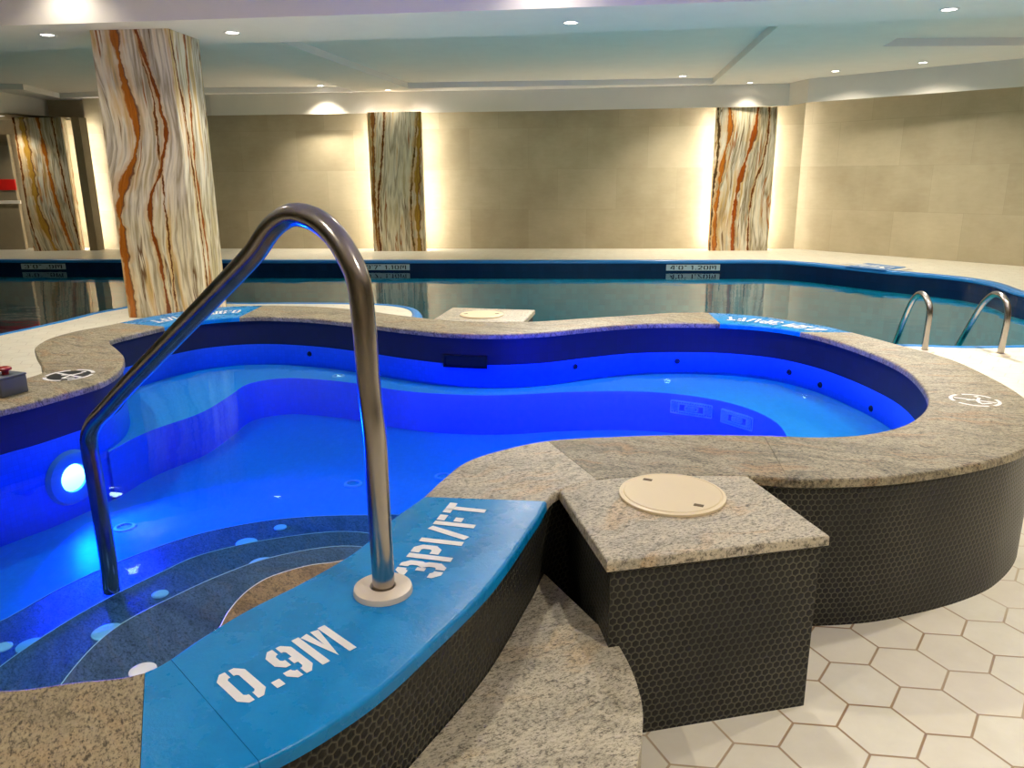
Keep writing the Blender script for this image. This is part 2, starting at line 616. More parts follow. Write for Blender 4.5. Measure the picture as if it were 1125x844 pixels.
def planar(bm, loops, z, mat=0, up=True):
    """Flat polygon with holes; UV = plan metres."""
    uv = bm.loops.layers.uv.verify()
    es = []
    for lp in loops:
        vs = [bm.verts.new((p[0], p[1], z)) for p in lp]
        for a, b in zip(vs, vs[1:] + vs[:1]):
            es.append(bm.edges.new((a, b)))
    r = bmesh.ops.triangle_fill(bm, use_beauty=True, use_dissolve=False, edges=es, normal=(0, 0, 1 if up else -1))
    for f in r['geom']:
        if isinstance(f, bmesh.types.BMFace):
            if (f.normal.z > 0) != up:
                f.normal_flip()
            f.material_index = mat
            for l in f.loops:
                l[uv].uv = (l.vert.co.x, l.vert.co.y)


def slab_strip(inner, outer, z0, z1, r=0.010):
    """A curved stone slab between two plan lines with rounded long edges."""
    bm = bmesh.new()
    K = len(inner)
    prof = []
    for k in range(5):
        a = pi / 2 * k / 4
        prof.append((r - r * cos(a), (z1 - r) + r * sin(a)))
    rows = []
    for i in range(K):
        a, b = inner[i], outer[i]
        d = (b - a)
        L = d.length
        d = d / L
        row = [(a.x, a.y, z0)]
        for off, z in prof:
            q = a + d * off
            row.append((q.x, q.y, z))
        for off, z in reversed(prof):
            q = a + d * (L - off)
            row.append((q.x, q.y, z))
        row.append((b.x, b.y, z0))
        rows.append([bm.verts.new(c) for c in row])
    n = len(rows[0])
    for i in range(K - 1):
        for j in range(n):
            bm.faces.new((rows[i][j], rows[i + 1][j], rows[i + 1][(j + 1) % n], rows[i][(j + 1) % n]))
    bm.faces.new(rows[0])
    bm.faces.new(list(reversed(rows[-1])))
    bmesh.ops.recalc_face_normals(bm, faces=bm.faces)
    return bm


def prism(loop, z0, z1, bevel=0.0, uvs=False):
    """Closed plan outline raised from z0 to z1, wall UVs in metres."""
    bm = bmesh.new()
    uv = bm.loops.layers.uv.verify()
    P = [Vector(p) for p in loop]
    area = sum(a.x * b.y - b.x * a.y for a, b in zip(P, P[1:] + P[:1]))
    if area < 0:
        P.reverse()
    lo = [bm.verts.new((p.x, p.y, z0)) for p in P]
    hi = [bm.verts.new((p.x, p.y, z1)) for p in P]
    N = len(P)
    u = 0
    for i in range(N):
        j = (i + 1) % N
        l = (P[j] - P[i]).length
        f = bm.faces.new((lo[i], lo[j], hi[j], hi[i]))
        for lp, c in zip(f.loops, ((u, z0), (u + l, z0), (u + l, z1), (u, z1))):
            lp[uv].uv = c
        u += l
    t = bm.faces.new(hi)
    bm.faces.new(list(reversed(lo)))
    if bevel:
        es = [e for e in t.edges]
        bmesh.ops.bevel(bm, geom=es, offset=bevel, segments=3, affect='EDGES', profile=0.5)
    return bm


def tube(bm, pts, r, n=20, caps=True):
    P = [Vector(p) for p in pts]
    rings = []
    t = (P[1] - P[0]).normalized()
    ref = Vector((0, 0, 1)) if abs(t.z) < 0.9 else Vector((1, 0, 0))
    nx = t.cross(ref).normalized()
    for i, p in enumerate(P):
        a = P[max(i - 1, 0)]
        b = P[min(i + 1, len(P) - 1)]
        t = (b - a).normalized()
        nx = (nx - t * nx.dot(t)).normalized()
        ny = t.cross(nx)
        rings.append([bm.verts.new(p + (nx * cos(2 * pi * k / n) + ny * sin(2 * pi * k / n)) * r) for k in range(n)])
    for A, B in zip(rings, rings[1:]):
        for k in range(n):
            bm.faces.new((A[k], A[(k + 1) % n], B[(k + 1) % n], B[k]))
    if caps:
        bm.faces.new(list(reversed(rings[0])))
        bm.faces.new(rings[-1])


def lathe(bm, prof, n=40, mtx=None, mat=0):
    """Revolve (radius, height) around z."""
    mtx = mtx or Matrix()
    rings = []
    for r, z in prof:
        if r < 1e-6:
            rings.append([bm.verts.new(mtx @ Vector((0, 0, z)))])
        else:
            rings.append([bm.verts.new(mtx @ Vector((r * cos(2 * pi * k / n), r * sin(2 * pi * k / n), z))) for k in range(n)])
    for A, B in zip(rings, rings[1:]):
        for k in range(n):
            a = [A[k % len(A)], A[(k + 1) % n % len(A)], B[(k + 1) % n % len(B)], B[k % len(B)]]
            a = list(dict.fromkeys(a))
            if len(a) > 2:
                f = bm.faces.new(a)
                f.material_index = mat
    bmesh.ops.recalc_face_normals(bm, faces=bm.faces)


def box(bm, c, size, rz=0.0, bevel=0.0, seg=2):
    r = bmesh.ops.create_cube(bm, size=1.0, matrix=Matrix.Translation(c) @ Matrix.Rotation(rz, 4, 'Z') @ Matrix.Diagonal((*size, 1)))
    if bevel:
        es = list({e for v in r['verts'] for e in v.link_edges})
        bmesh.ops.bevel(bm, geom=es, offset=bevel, segments=seg, affect='EDGES', profile=0.5)


def frame_at(p, normal):
    """Matrix whose z points along normal, y as upright as possible."""
    z = Vector(normal).normalized()
    up = Vector((0, 0, 1)) if abs(z.z) < 0.95 else Vector((0, 1, 0))
    x = up.cross(z).normalized()
    y = z.cross(x)
    m = Matrix((x, y, z)).transposed().to_4x4()
    m.translation = Vector(p)
    return m


# ---- stencil lettering: each glyph is a list of thick strokes in a unit-high cell
_s = 0.2
GLYPH = {
    '0': (0.66, [[(.29, .9), (.2, .9), (.1, .8), (.1, .2), (.2, .1), (.29, .1)], [(.37, .9), (.46, .9), (.56, .8), (.56, .2), (.46, .1), (.37, .1)]]),
    '.': (0.26, [[(.13, .0), (.13, .2)]]),
    '9': (0.66, [[(.29, .9), (.2, .9), (.1, .8), (.1, .58), (.2, .48), (.29, .48)],
                 [(.37, .9), (.46, .9), (.56, .8), (.56, .2), (.46, .1), (.37, .1)], [(.37, .48), (.46, .48)], [(.29, .1), (.2, .1), (.1, .2), (.1, .28)]]),
    'M': (0.92, [[(.1, 0), (.1, 1)], [(.315, .97), (.46, .25), (.605, .97)], [(.82, 0), (.82, 1)]]),
    '3': (0.66, [[(.1, .74), (.1, .8), (.2, .9), (.3, .9)], [(.37, .9), (.46, .9), (.56, .8), (.56, .6), (.5, .5), (.56, .4), (.56, .2), (.46, .1), (.37, .1)],
                 [(.24, .5), (.385, .5)], [(.3, .1), (.2, .1), (.1, .2), (.1, .26)]]),
    'P': (0.66, [[(.1, 0), (.1, 1)], [(.26, .9), (.46, .9), (.56, .8), (.56, .56), (.46, .46), (.26, .46)]]),
    'I': (0.24, [[(.12, 0), (.12, 1)]]),
    '/': (0.5, [[(.06, 0), (.44, 1)]]),
    'F': (0.6, [[(.1, 0), (.1, 1)], [(.26, .9), (.58, .9)], [(.26, .48), (.5, .48)]]),
    'T': (0.62, [[(.31, 0), (.31, .795)], [(0, .9), (.24, .9)], [(.2, .9), (.62, .9)]]),
    '1': (0.4, [[(.24, 0), (.24, 1)], [(.06, .78), (.2, .9)]]),
    '2': (0.66, [[(.1, .74), (.1, .8), (.2, .9), (.46, .9), (.56, .8), (.56, .6), (.1, .1), (.6, .1)]]),
    '4': (0.66, [[(.5, 0), (.5, 1)], [(.36, .98), (.1, .3), (.39, .3)]]),
    '7': (0.6, [[(.04, .9), (.54, .9), (.2, 0)]]),
    "'": (0.2, [[(.1, .8), (.1, 1)]]),
    '"': (0.34, [[(.1, .8), (.1, 1)], [(.26, .8), (.26, 1)]]),
    ' ': (0.3, []),
}


def stroke_faces(bm, pts, w, put):
    P = [Vector(p) for p in pts]
    L, R = [], []
    for i, p in enumerate(P):
        a, b = P[max(i - 1, 0)], P[min(i + 1, len(P) - 1)]
        d1 = (p - a).normalized() if i else (b - p).normalized()
        d2 = (b - p).normalized() if i < len(P) - 1 else d1
        m = (d1 + d2)
        m = m.normalized() if m.length > 1e-6 else d1
        nrm = Vector((-m.y, m.x))
        sc_ = min(1 / max(nrm.dot(Vector((-d1.y, d1.x))), 0.35), 2.2)
        L.append(bm.verts.new(put(p + nrm * w * 0.5 * sc_)))
        R.append(bm.verts.new(put(p - nrm * w * 0.5 * sc_)))
    for i in range(len(P) - 1):
        bm.faces.new((R[i], R[i + 1], L[i + 1], L[i]))


def text_width(s, gap=0.12):
    return sum(GLYPH[c][0] + gap for c in s) - gap


def letter_mesh(s, height, place, w=_s, gap=0.12, xs=1.0):
    """place(u, v) -> world point for text coordinates in metres (u centred along the line, v up from the baseline)."""
    bm = bmesh.new()
    x = -text_width(s, gap) / 2
    for ch in s:
        gw, strokes = GLYPH[ch]
        for st in strokes:
            stroke_faces(bm, st, w, lambda q: place((q.x + x) * height * xs, q.y * height))
        x += gw + gap
    return bm


# ------------------------------------------------------------------ plan of the hot tub
ZC, ZT = 0.535, 0.03          # coping top, slab thickness
ZW = 0.35                     # tub water level
ZF = -0.06                    # tub floor
px = lambda lst, z: [Vector(un2(x, y, z)) for x, y in lst]
V2 = lambda *a: Vector(a)

inner_ctl = [V2(-2.36, 2.65), V2(-2.33, 2.15), V2(-2.0, 1.65), V2(-1.45, 1.36)] + px(
    [(0, 757), (80, 748), (160, 737), (220, 700), (270, 670), (330, 640), (390, 605), (430, 570), (463, 547), (485, 527), (510, 508),
     (540, 497), (600, 484), (680, 479), (760, 477), (840, 478), (900, 480), (950, 477), (990, 468), (1012, 455), (1020, 440),
     (1010, 420), (990, 403), (960, 389), (920, 375), (890, 367), (850, 360), (800, 356), (750, 355), (700, 356), (650, 360),
     (600, 365), (560, 367), (520, 367), (480, 365), (440, 361), (400, 356), (340, 350), (280, 348), (230, 351), (190, 357),
     (150, 366), (122, 373.5), (120.5, 376.5), (129, 384), (136.5, 393), (131, 407), (110, 420), (70, 432), (30, 443), (0, 450)], ZC)
outer_ctl = [V2(-2.70, 2.6), V2(-2.66, 1.95), V2(-2.3, 1.35), V2(-1.7, 1.0), V2(-1.15, 0.88), V2(-.72, 0.92)] + px(
    [(270, 844), (400, 770), (480, 700), (540, 640), (590, 570), (612, 540), (660, 527), (740, 523), (824, 523), (870, 526), (920, 526), (980, 523),
     (1040, 515), (1090, 505), (1125, 493)], ZC) + [V2(2.02, 2.78)] + px(
    [(1125, 436), (1080, 410), (1040, 393), (985, 378), (940, 366), (905, 358), (880, 354), (840, 348), (790, 344), (740, 343.5), (700, 346), (650, 349),
     (590, 353), (540, 354), (500, 353), (470, 350), (437, 346), (400, 341), (360, 337.5), (320, 336), (287, 335.8), (250, 337), (194, 343), (143, 352),
     (120, 357), (85, 363.5), (57, 371), (39, 381), (39, 388), (45.5, 400), (47, 409), (30, 415)], ZC) + [V2(-2.45, 3.35), V2(-2.6, 3.05)]
NI = 560
inner = resample(catmull(inner_ctl, True, 8), NI, True)
outer = resample(catmull(outer_ctl, True, 8), NI, True)     # both run counter-clockwise seen from above

# inner left-normal points into the tub, so offset(+) = towards the water
basin = offset(inner, -0.015)       # tiled basin wall, slightly behind the coping nose
skirt = offset(outer, 0.018)        # mosaic wall, slightly under the coping


def loop_hit(loop, x, y, far=True):
    """Where the sight line (x, y) of the photograph meets a vertical wall over a plan loop: point and inward normal."""
    r = ray(x, y)
    best = None
    N = len(loop)
    for i in range(N):
        a, b = loop[i], loop[(i + 1) % N]
        e = b - a
        den = r.x * e.y - r.y * e.x
        if abs(den) < 1e-9:
            continue
        t = (a.x * e.y - a.y * e.x) / den
        s = (a.x * r.y - a.y * r.x) / den
        if t > 0 and 0 <= s < 1:
            if best is None or (t > best[0]) == far:
                best = (t, i, Vector((-e.y, e.x)).normalized())
    t, i, nrm = best
    return CAM + r * t, Vector((nrm.x, nrm.y, 0))


# ================================================================== THE SETTING
# main pool outline (water side of its edge), counter-clockwise
pool_far = px([(0, 285.5), (120, 285.5), (250, 286), (400, 286), (600, 286.3), (760, 286.3), (850, 286.5), (890, 289)], 0) + px(
    [(930, 293), (970, 297), (1010, 300.5), (1060, 305.5), (1090, 311), (1125, 322)], 0)
pool_ctl = [V2(6.75, 8.6), V2(6.55, 7.4), V2(5.9, 6.75)] + [V2(*un2(*p, 0)) for p in [(1125, 379), (1055, 380), (985, 378)]] + [
    V2(2.7, 6.55), V2(1.9, 6.25), V2(1.0, 6.2), V2(0.0, 6.35), V2(-.75, 6.95), V2(-1.0, 7.8)]
pool_ctl += [V2(*un2(*p, 0)) for p in [(463, 346), (455, 338.5), (430, 334.5), (380, 332.8), (320, 332.4), (250, 332)]]
pool_ctl += [V2(-3.75, 9.72), V2(-4.2, 9.75), V2(-4.5, 9.5)]
pool_ctl += [V2(*un2(*p, 0)) for p in [(138, 337), (100, 344), (70, 351.5), (0, 366.5)]]
pool_ctl += [V2(-5.5, 6.4), V2(-7.0, 5.2), V2(-9.5, 4.6), V2(-13.4, 4.6), V2(-14.2, 5.5), V2(-14.4, 10), V2(-14.2, 14.8), V2(-13.0, 15.35)]
pool_loop_ctl = pool_ctl + pool_far
# orientation: near edge runs right to left, far edge left to right -> clockwise; reverse to counter-clockwise
pool = resample(catmull(pool_loop_ctl, True, 8), 520, True)
if sum(a.x * b.y - b.x * a.y for a, b in zip(pool, pool[1:] + pool[:1])) < 0:
    pool.reverse()
EDGE = 0.10
pool_out = offset(pool, -EDGE)

WALL_H = 3.6
WC = (5.74, 15.86)
far_wall = [V2(-8.93, 17.15), V2(*WC)]
right_wall = [V2(*WC), V2(8.30, 12.45), V2(11.2, 9.0)]
left_niche = [V2(-16.0, 17.2), V2(-8.93, 17.5)]
XL, XR, YN = -16.0, 11.2, -4.0

bm = bmesh.new()
room = [V2(XL, YN), V2(XR, YN), V2(XR, 9.0), V2(8.30, 12.45), V2(*WC), V2(-8.93, 17.15), V2(-8.93, 17.5), V2(XL, 17.2)]
hole = offset(outer, 0.06)
planar(bm, [room, pool_out, hole], 0.0)
floor = struct(link('floor', bm, 'floor'))


def wall(name, pts, z0, z1, mat, thick=0.12):
    """Pts run so that the room is on the left-hand side."""
    bm = bmesh.new()
    back = offset(pts, -thick, False)
    wall_strip(bm, pts, z0, z1)
    wall_strip(bm, back, z0, z1, flip=True)
    bmesh.ops.recalc_face_normals(bm, faces=bm.faces)
    return struct(link(name, bm, mat))


wall('wall_far', [far_wall[1], far_wall[0]], 0, WALL_H, 'wall_tile')
wall('wall_right', [V2(XR, YN), V2(XR, 9.0), V2(8.30, 12.45), V2(*WC)], 0, WALL_H, 'wall_tile')
wall('wall_left', [V2(-8.93, 17.5), V2(XL, 17.25), V2(XL, YN)], 0, WALL_H, 'wall_tile')
wall('wall_near', [V2(XL, YN), V2(XR, YN)], 0, WALL_H, 'wall_tile')
wall('wall_return', [V2(-8.93, 17.15), V2(-8.93, 17.5)], 0, WALL_H, 'wall_tile')

# ceiling: high part over the hot tub, lower soffit with shallow trays over the pool
ZBM, ZS, ZTR, ZH = 2.90, 3.10, 3.20, 3.45


def line_at(p, q, x):
    return V2(x, p[1] + (q[1] - p[1]) * (x - p[0]) / (q[0] - p[0]))


ne = [un2(0, 28.5, ZBM), un2(300, 19, ZBM), un2(580, 10, ZBM), un2(860, 0, ZBM)]
near_edge = [line_at(ne[0], ne[1], XL)] + [V2(*p) for p in ne] + [line_at(ne[2], ne[3], XR)]
fe = [un2(0, 56.5, ZBM), un2(225, 48.5, ZBM), un2(560, 39, ZBM), un2(840, 28.5, ZBM), un2(1125, 17, ZBM)]
far_edge = [line_at(fe[0], fe[1], XL)] + [V2(*p) for p in fe] + [line_at(fe[3], fe[4], XR)]
tray_b = [un2(448, 97, ZS), un2(783, 92, ZS), un2(855, 29, ZS), un2(308, 46.5, ZS)]
tray_a = [(-11.5, 15.2), un2(26, 98.5, ZS), un2(66, 108, ZS), un2(170, 102.5, ZS), un2(392, 101, ZS), un2(216, 49, ZS), (-11.5, 11.4)]
tray_c = [un2(970, 51, ZS), un2(1125, 50, ZS), (9.6, 9.9), (9.6, 8.35), un2(1020, 22, ZS)]
trays = [[V2(*p) for p in t] for t in (tray_a, tray_b, tray_c)]
bm = bmesh.new()
low = list(far_edge) + [V2(XR, 9.0), V2(8.30, 12.45), V2(*WC), V2(-8.93, 17.15), V2(-8.93, 17.5), V2(XL, 17.2)]
planar(bm, [low] + trays, ZS, 0, False)
for t in trays:
    planar(bm, [t], ZTR, 0, False)
    wall_strip(bm, t, ZS, ZTR, True)
planar(bm, [list(near_edge) + list(reversed(far_edge))], ZBM, 0, False)
wall_strip(bm, near_edge, ZBM, ZH)
wall_strip(bm, far_edge, ZBM, ZS)
planar(bm, [[V2(XL, YN), V2(XR, YN)] + list(reversed(near_edge))], ZH, 0, False)
ceiling = struct(link('ceiling', bm, 'plaster'))

# bulkhead in front of the walls
ZB = 2.70
bulk = [V2(*un2(-6, 99.5, ZS)), V2(*un2(64, 112.5, ZS)), V2(*un2(108, 111, ZS)), V2(*un2(230, 104, ZS)), V2(*un2(600, 98, ZS)), V2(*un2(868, 91.5, ZS)),
        V2(*un2(889, 86.5, ZS)), V2(*un2(1125, 64, ZS)), V2(9.9, 9.6)]
bulk = [V2(-16, 13.6)] + bulk + [V2(XR, 7.8)]
bm = bmesh.new()
wall_strip(bm, bulk, ZB, ZS - 0.001)
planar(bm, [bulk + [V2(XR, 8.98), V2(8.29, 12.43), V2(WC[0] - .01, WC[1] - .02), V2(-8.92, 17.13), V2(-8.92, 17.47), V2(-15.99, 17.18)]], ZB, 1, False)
struct(link('trim_1', bm, ['bulk_plaster', 'soffit_shade']))

# brown strip beside the left alcove, painted dark for a wall return in shade
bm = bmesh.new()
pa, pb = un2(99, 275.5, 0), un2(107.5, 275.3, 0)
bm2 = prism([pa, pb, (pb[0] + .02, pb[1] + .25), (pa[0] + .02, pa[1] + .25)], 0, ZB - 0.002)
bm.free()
trim = struct(link('return_shade', bm2, 'shade_brown'))
bm = bmesh.new()
box(bm, (pb[0] - .01, pb[1] + .258, ZB / 2), (.02, .012, ZB - .1), 0, .003, 1)
link('led_strip', bm, 'led_soft', trim)

# ================================================================== MAIN POOL
PW = -0.205
pt = thing('swimming_pool', 'large indoor swimming pool with navy waterline band and blue rounded edge', 'pool')
bm = bmesh.new()
wall_strip(bm, pool, -0.33, -0.012, True)
link('waterline_band', bm, 'navy_tile', pt, True)
bm = bmesh.new()
wall_strip(bm, pool, -1.35, -0.33, True)
link('pool_wall', bm, 'pool_tile', pt, True)
bm = bmesh.new()
planar(bm, [pool], -1.35)
link('pool_floor', bm, 'pool_tile', pt)
# rounded blue edge
bm = bmesh.new()
prof = [(0.0, -0.02), (0.0, 0.0)]
prof = [(-EDGE, -0.02), (-EDGE, 0.004), (-EDGE * 0.4, 0.006), (-0.02, 0.003), (-0.004, -0.008), (0.012, -0.03), (0.012, -0.05), (0.0, -0.055)]
rows = []
for off, z in prof:
    rows.append([bm.verts.new((p.x, p.y, z)) for p in offset(pool, off)])
N = len(pool)
for A, B in zip(rows, rows[1:]):
    for i in range(N):
        bm.faces.new((A[i], A[(i + 1) % N], B[(i + 1) % N], B[i]))
bmesh.ops.recalc_face_normals(bm, faces=bm.faces)
link('pool_edge', bm, 'edge_blue', pt, True)
# depth tiles set in the navy band


def depth_tile(x0, x1, y, txt, lw=0.16):
    a, na = loop_hit(pool, x0, y)
    b, nb = loop_hit(pool, x1, y)
    a = Vector((a.x, a.y, 0))
    b = Vector((b.x, b.y, 0))
    d = (b - a).normalized()
    nrm = Vector((d.y, -d.x, 0))
    if nrm.dot(CAM - a) < 0:
        nrm = -nrm
    c = (a + b) / 2
    L = (b - a).length
    h = 0.105
    zc = -0.125
    bm = bmesh.new()
    ang = math.atan2(d.y, d.x)
    box(bm, (c.x + nrm.x * .006, c.y + nrm.y * .006, zc), (L, 0.012, h), ang, 0.002, 1)
    o = link('depth_tile', bm, 'tile_grey', pt)
    hh = 0.075
    xs = min(1.0, (L * 0.88) / (text_width(txt) * hh)) if text_width(txt) * hh > L * .88 else (L * 0.86) / (text_width(txt) * hh)
    link('depth_lettering', letter_mesh(txt, hh, lambda u, v: c + d * u + nrm * 0.0135 + Vector((0, 0, zc - hh / 2 + v)), lw, 0.12, xs), 'black_ink', o)


depth_tile(732, 791, 293, '4\'0" 1.20M')
depth_tile(399, 450, 293, '3\'7" 1.10M')
depth_tile(23.5, 72, 292, '3\'0" .9M')
# blue depth pad on the deck at the far right
p4 = [un2(*q, 0) for q in [(928, 293), (953, 289.6), (995, 294), (972, 297.5)]]
bm = prism(p4, 0.0, 0.008)
pad = link('deck_marker', bm, 'edge_blue', pt)
ca = Vector((sum(p[0] for p in p4) / 4, sum(p[1] for p in p4) / 4, 0.0095))
dx = (Vector(p4[2]) - Vector(p4[1])).normalized()
dv = Vector((-dx.x, -dx.y, 0))
du = Vector((-dv.y, dv.x, 0))
link('marker_lettering', letter_mesh('1.20M', 0.34, lambda u, v: ca + dv * u - du * (v - 0.17), 0.2), 'white_paint', pad)

bm = bmesh.new()
planar(bm, [offset(pool, -0.002)], PW)
tag(link('pool_water', bm, 'pool_water'), 'dark teal calm water filling the large swimming pool', 'water', kind='stuff')

# ================================================================== HOT TUB
tub = thing('hot_tub', 'raised lobed hot tub with granite coping and black mosaic wall', 'hot tub')
bm = bmesh.new()
wall_strip(bm, skirt, 0.0, ZC - ZT, True)
link('mosaic_wall', bm, 'mosaic', tub, True)
bm = bmesh.new()
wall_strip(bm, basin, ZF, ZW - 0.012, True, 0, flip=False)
link('basin_wall', bm, 'tub_wall_bluelit', tub, True)
bm = bmesh.new()
wall_strip(bm, basin, ZW - 0.012, ZC - ZT, True)
link('waterline_tiles', bm, 'band_tile', tub, True)
bm = bmesh.new()
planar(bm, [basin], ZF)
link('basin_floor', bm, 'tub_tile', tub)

# coping slabs: (inner point, outer point, material) at each joint, going round
J = [
    ((-2.0, 1.65), (-2.3, 1.35), 'granite_sand'),
    (un2(160, 737, ZC), un2(157.5, 870, ZC), 'paint'),
    (un2(197, 726, ZC), un2(281, 829, ZC), 'paint'),
    (un2(463, 547, ZC), un2(592, 552, ZC), 'granite_light'),
    (un2(600, 484, ZC), un2(660, 527, ZC), 'granite'),
    (un2(840, 478, ZC), un2(870, 526, ZC), 'granite'),
    (un2(1010, 456, ZC), un2(1125, 485, ZC), 'granite'),
    (un2(1000, 410, ZC), un2(1062, 402, ZC), 'granite'),
    (un2(878, 365, ZC), un2(938, 366, ZC), 'paint'),
    (un2(790, 355.5, ZC), un2(778, 344, ZC), 'granite'),
    (un2(585, 366, ZC), un2(580, 353, ZC), 'granite'),
    (un2(430, 360, ZC), un2(436, 346, ZC), 'granite'),
    (un2(262, 348.5, ZC), un2(287, 335.8, ZC), 'paint'),
    (un2(180, 359, ZC), un2(132, 354.5, ZC), 'granite'),
    (un2(20, 446, ZC), (-2.42, 3.42), 'granite'),
]
slabs = []
for k, (a, b, m) in enumerate(J):
    a2, b2, _ = J[(k + 1) % len(J)]
    I = span(inner, nearest(inner, a), nearest(inner, a2))
    O = span(outer, nearest(outer, b), nearest(outer, b2))
    n = max(len(I), len(O), 6)
    I, O = resample(I, n), resample(O, n)
    # a hairline joint at each end
    g = 0.0012
    I[0] = I[0].lerp(I[1], g / max((I[1] - I[0]).length, .003))
    O[0] = O[0].lerp(O[1], g / max((O[1] - O[0]).length, .003))
    nm = 'painted_coping_slab' if m == 'paint' else 'coping_slab'
    o = link(nm, slab_strip(I, O, ZC - ZT, ZC), m, tub, radians(40))
    if m == 'paint':
        o['label'] = 'coping slab painted bright blue'
    slabs.append((o, I, O))


def on_line(A, B, h, z):
    """Straight text line from A to B (plan) with letters standing to the left."""
    A, B = Vector(A), Vector(B)
    d = (B - A).normalized()
    n = Vector((-d.y, d.x))
    c = (A + B) / 2
    return (lambda u, v: Vector((c.x + d.x * u + n.x * v, c.y + d.y * u + n.y * v, z))), (B - A).length


def put_text(slab, txt, A, B, h, w=0.2):
    f, L = on_line(A, B, h, ZC + 0.0015)
    xs = L / (text_width(txt) * h)
    link('stencil_lettering', letter_mesh(txt, h, f, w, 0.12, xs), 'white_paint', slab)


put_text(slabs[2][0], '0.9M', un2(266, 777, ZC), un2(392, 712, ZC), 0.118, 0.2)
put_text(slabs[2][0], '3PI/FT', un2(482, 637, ZC), un2(537, 557, ZC), 0.118, 0.2)


def arc_text(slab, I, O, txt, s0, s1, h):
    """Text along a slab, read from outside the tub; s0..s1 = share of the slab's length (counter-clockwise)."""
    n = len(I) - 1

    def place(u, v):
        t = (s0 + s1) / 2 + u
        i = min(max(t * n, 0), n - 1e-6)
        k = int(i)
        a = I[k].lerp(I[k + 1], i - k)
        b = O[k].lerp(O[k + 1], i - k)
        c = a.lerp(b, 0.5)
        d = (a - b).normalized()
        p = c + d * (v - h / 2)
        return Vector((p.x, p.y, ZC + 0.0015))
    xs = (s1 - s0) / (text_width(txt) * h)
    link('stencil_lettering', letter_mesh(txt, h, place, 0.2, 0.12, xs), 'white_paint', slab)


arc_text(*slabs[8], '0.9M', 0.08, 0.38, 0.13)
arc_text(*slabs[8], '3PI/FT', 0.44, 0.9, 0.13)
arc_text(*slabs[12], '0.9M', 0.1, 0.38, 0.13)
arc_text(*slabs[12], '3PI/FT', 0.5, 0.88, 0.13)


# no-diving stencil signs on the coping
def no_diving(slab, c, r, rot, dark=False):
    bm = bmesh.new()
    f = lambda q: Vector((c[0] + r * (q.x * cos(rot) - q.y * sin(rot)), c[1] + r * (q.x * sin(rot) + q.y * cos(rot)), ZC + 0.0015))
    for k in range(4):
        a0, a1 = radians(90 * k + 8), radians(90 * k + 82)
        stroke_faces(bm, [(cos(a0 + (a1 - a0) * i / 6), sin(a0 + (a1 - a0) * i / 6)) for i in range(7)], 0.16, f)
    for st in ([(-.62, .62), (-.12, .12)], [(.12, -.12), (.62, -.62)], [(-.15, -.5), (.05, -.1), (.5, .3)], [(.1, .05), (-.35, .1)], [(-.2, -.6), (.35, -.62)]):
        stroke_faces(bm, st, 0.15, f)
    stroke_faces(bm, [(.42, .5), (.62, .5)], 0.18, f)
    sg = link('no_diving_sign', bm, 'white_paint', slab)
    if dark:
        bm = bmesh.new()
        lathe(bm, [(0, 0.001), (r * .9, 0.001), (r * .92, 0)], 36, Matrix.Translation((c[0], c[1], ZC)))
        link('sign_ground', bm, 'black_ink', sg)


no_diving(slabs[13][0], un2(76, 412.5, ZC), 0.105, 0.3, True)
no_diving(slabs[7 - 1][0], un2(1071, 440, ZC), 0.09, 0.2)

# seat bench round the far side
bench_front = [V2(-1.95, 3.52), V2(-1.90, 3.82), V2(-1.75, 4.15), V2(-1.71, 4.5), V2(-1.68, 4.8), V2(-1.5, 4.92), V2(-1.2, 4.86), V2(-1.0, 4.77), V2(-.7, 4.60),
               V2(-.4, 4.50), V2(-.05, 4.47), V2(.345, 4.53), V2(.76, 4.53), V2(1.0, 4.46), V2(1.207, 4.32), V2(1.34, 4.13), V2(1.40, 3.88), V2(1.364, 3.6),
               V2(1.28, 3.1), V2(1.22, 2.66)]
bf = resample(catmull(bench_front, False, 6), 90)
bw = list(reversed(span(basin, nearest(basin, (1.22, 2.66)), nearest(basin, (-1.95, 3.55)))))
ZBN = 0.19
bm = bmesh.new()
uvl = bm.loops.layers.uv.verify()
bwr = resample(bw, 90)
A = [bm.verts.new((p.x, p.y, ZBN)) for p in bf]
B = [bm.verts.new((p.x, p.y, ZBN)) for p in bwr]
for i in range(89):
    f = bm.faces.new((A[i], B[i], B[i + 1], A[i + 1]))
    if f.normal.z < 0:
        f.normal_flip()
    for l in f.loops:
        l[uvl].uv = (l.vert.co.x, l.vert.co.y)
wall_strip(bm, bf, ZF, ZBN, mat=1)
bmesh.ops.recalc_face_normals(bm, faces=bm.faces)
link('seat_bench', bm, ['tub_tile', 'tub_wall_bluelit'], tub, radians(40))

# entry treads below the painted coping, each an arc bulging into the water
inner_near = (V2(-.30, 2.13), V2(-.97, 1.28))
tread_def = [
    (0.362, [V2(-.27, 2.12)] + px([(395, 611), (373, 617), (341, 621), (314, 628), (292, 636), (269, 651.5), (251, 672), (238, 694), (215.5, 714)], .362) + [V2(-.78, 1.5), V2(-.74, 1.36)]),
    (0.25, [V2(-.22, 2.24)] + px([(385, 600), (300, 612), (240, 633), (200, 651), (128, 689)], .25) + [V2(-1.13, 1.72), V2(-1.08, 1.45), V2(-.99, 1.29)]),
    (0.15, [V2(-.18, 2.38)] + px([(400, 585), (300, 592), (213, 612), (187, 624), (117, 658), (48, 699)], .15) + [V2(-1.44, 1.8), V2(-1.38, 1.5), V2(-1.26, 1.34)]),
    (0.05, [V2(-.10, 2.52)] + px([(460, 568), (403, 566), (333, 568), (280, 574), (213, 588), (133, 616), (63, 648), (0, 683)], .05) + [V2(-1.82, 2.1), V2(-1.8, 1.75), V2(-1.7, 1.5)]),
]
treads = []
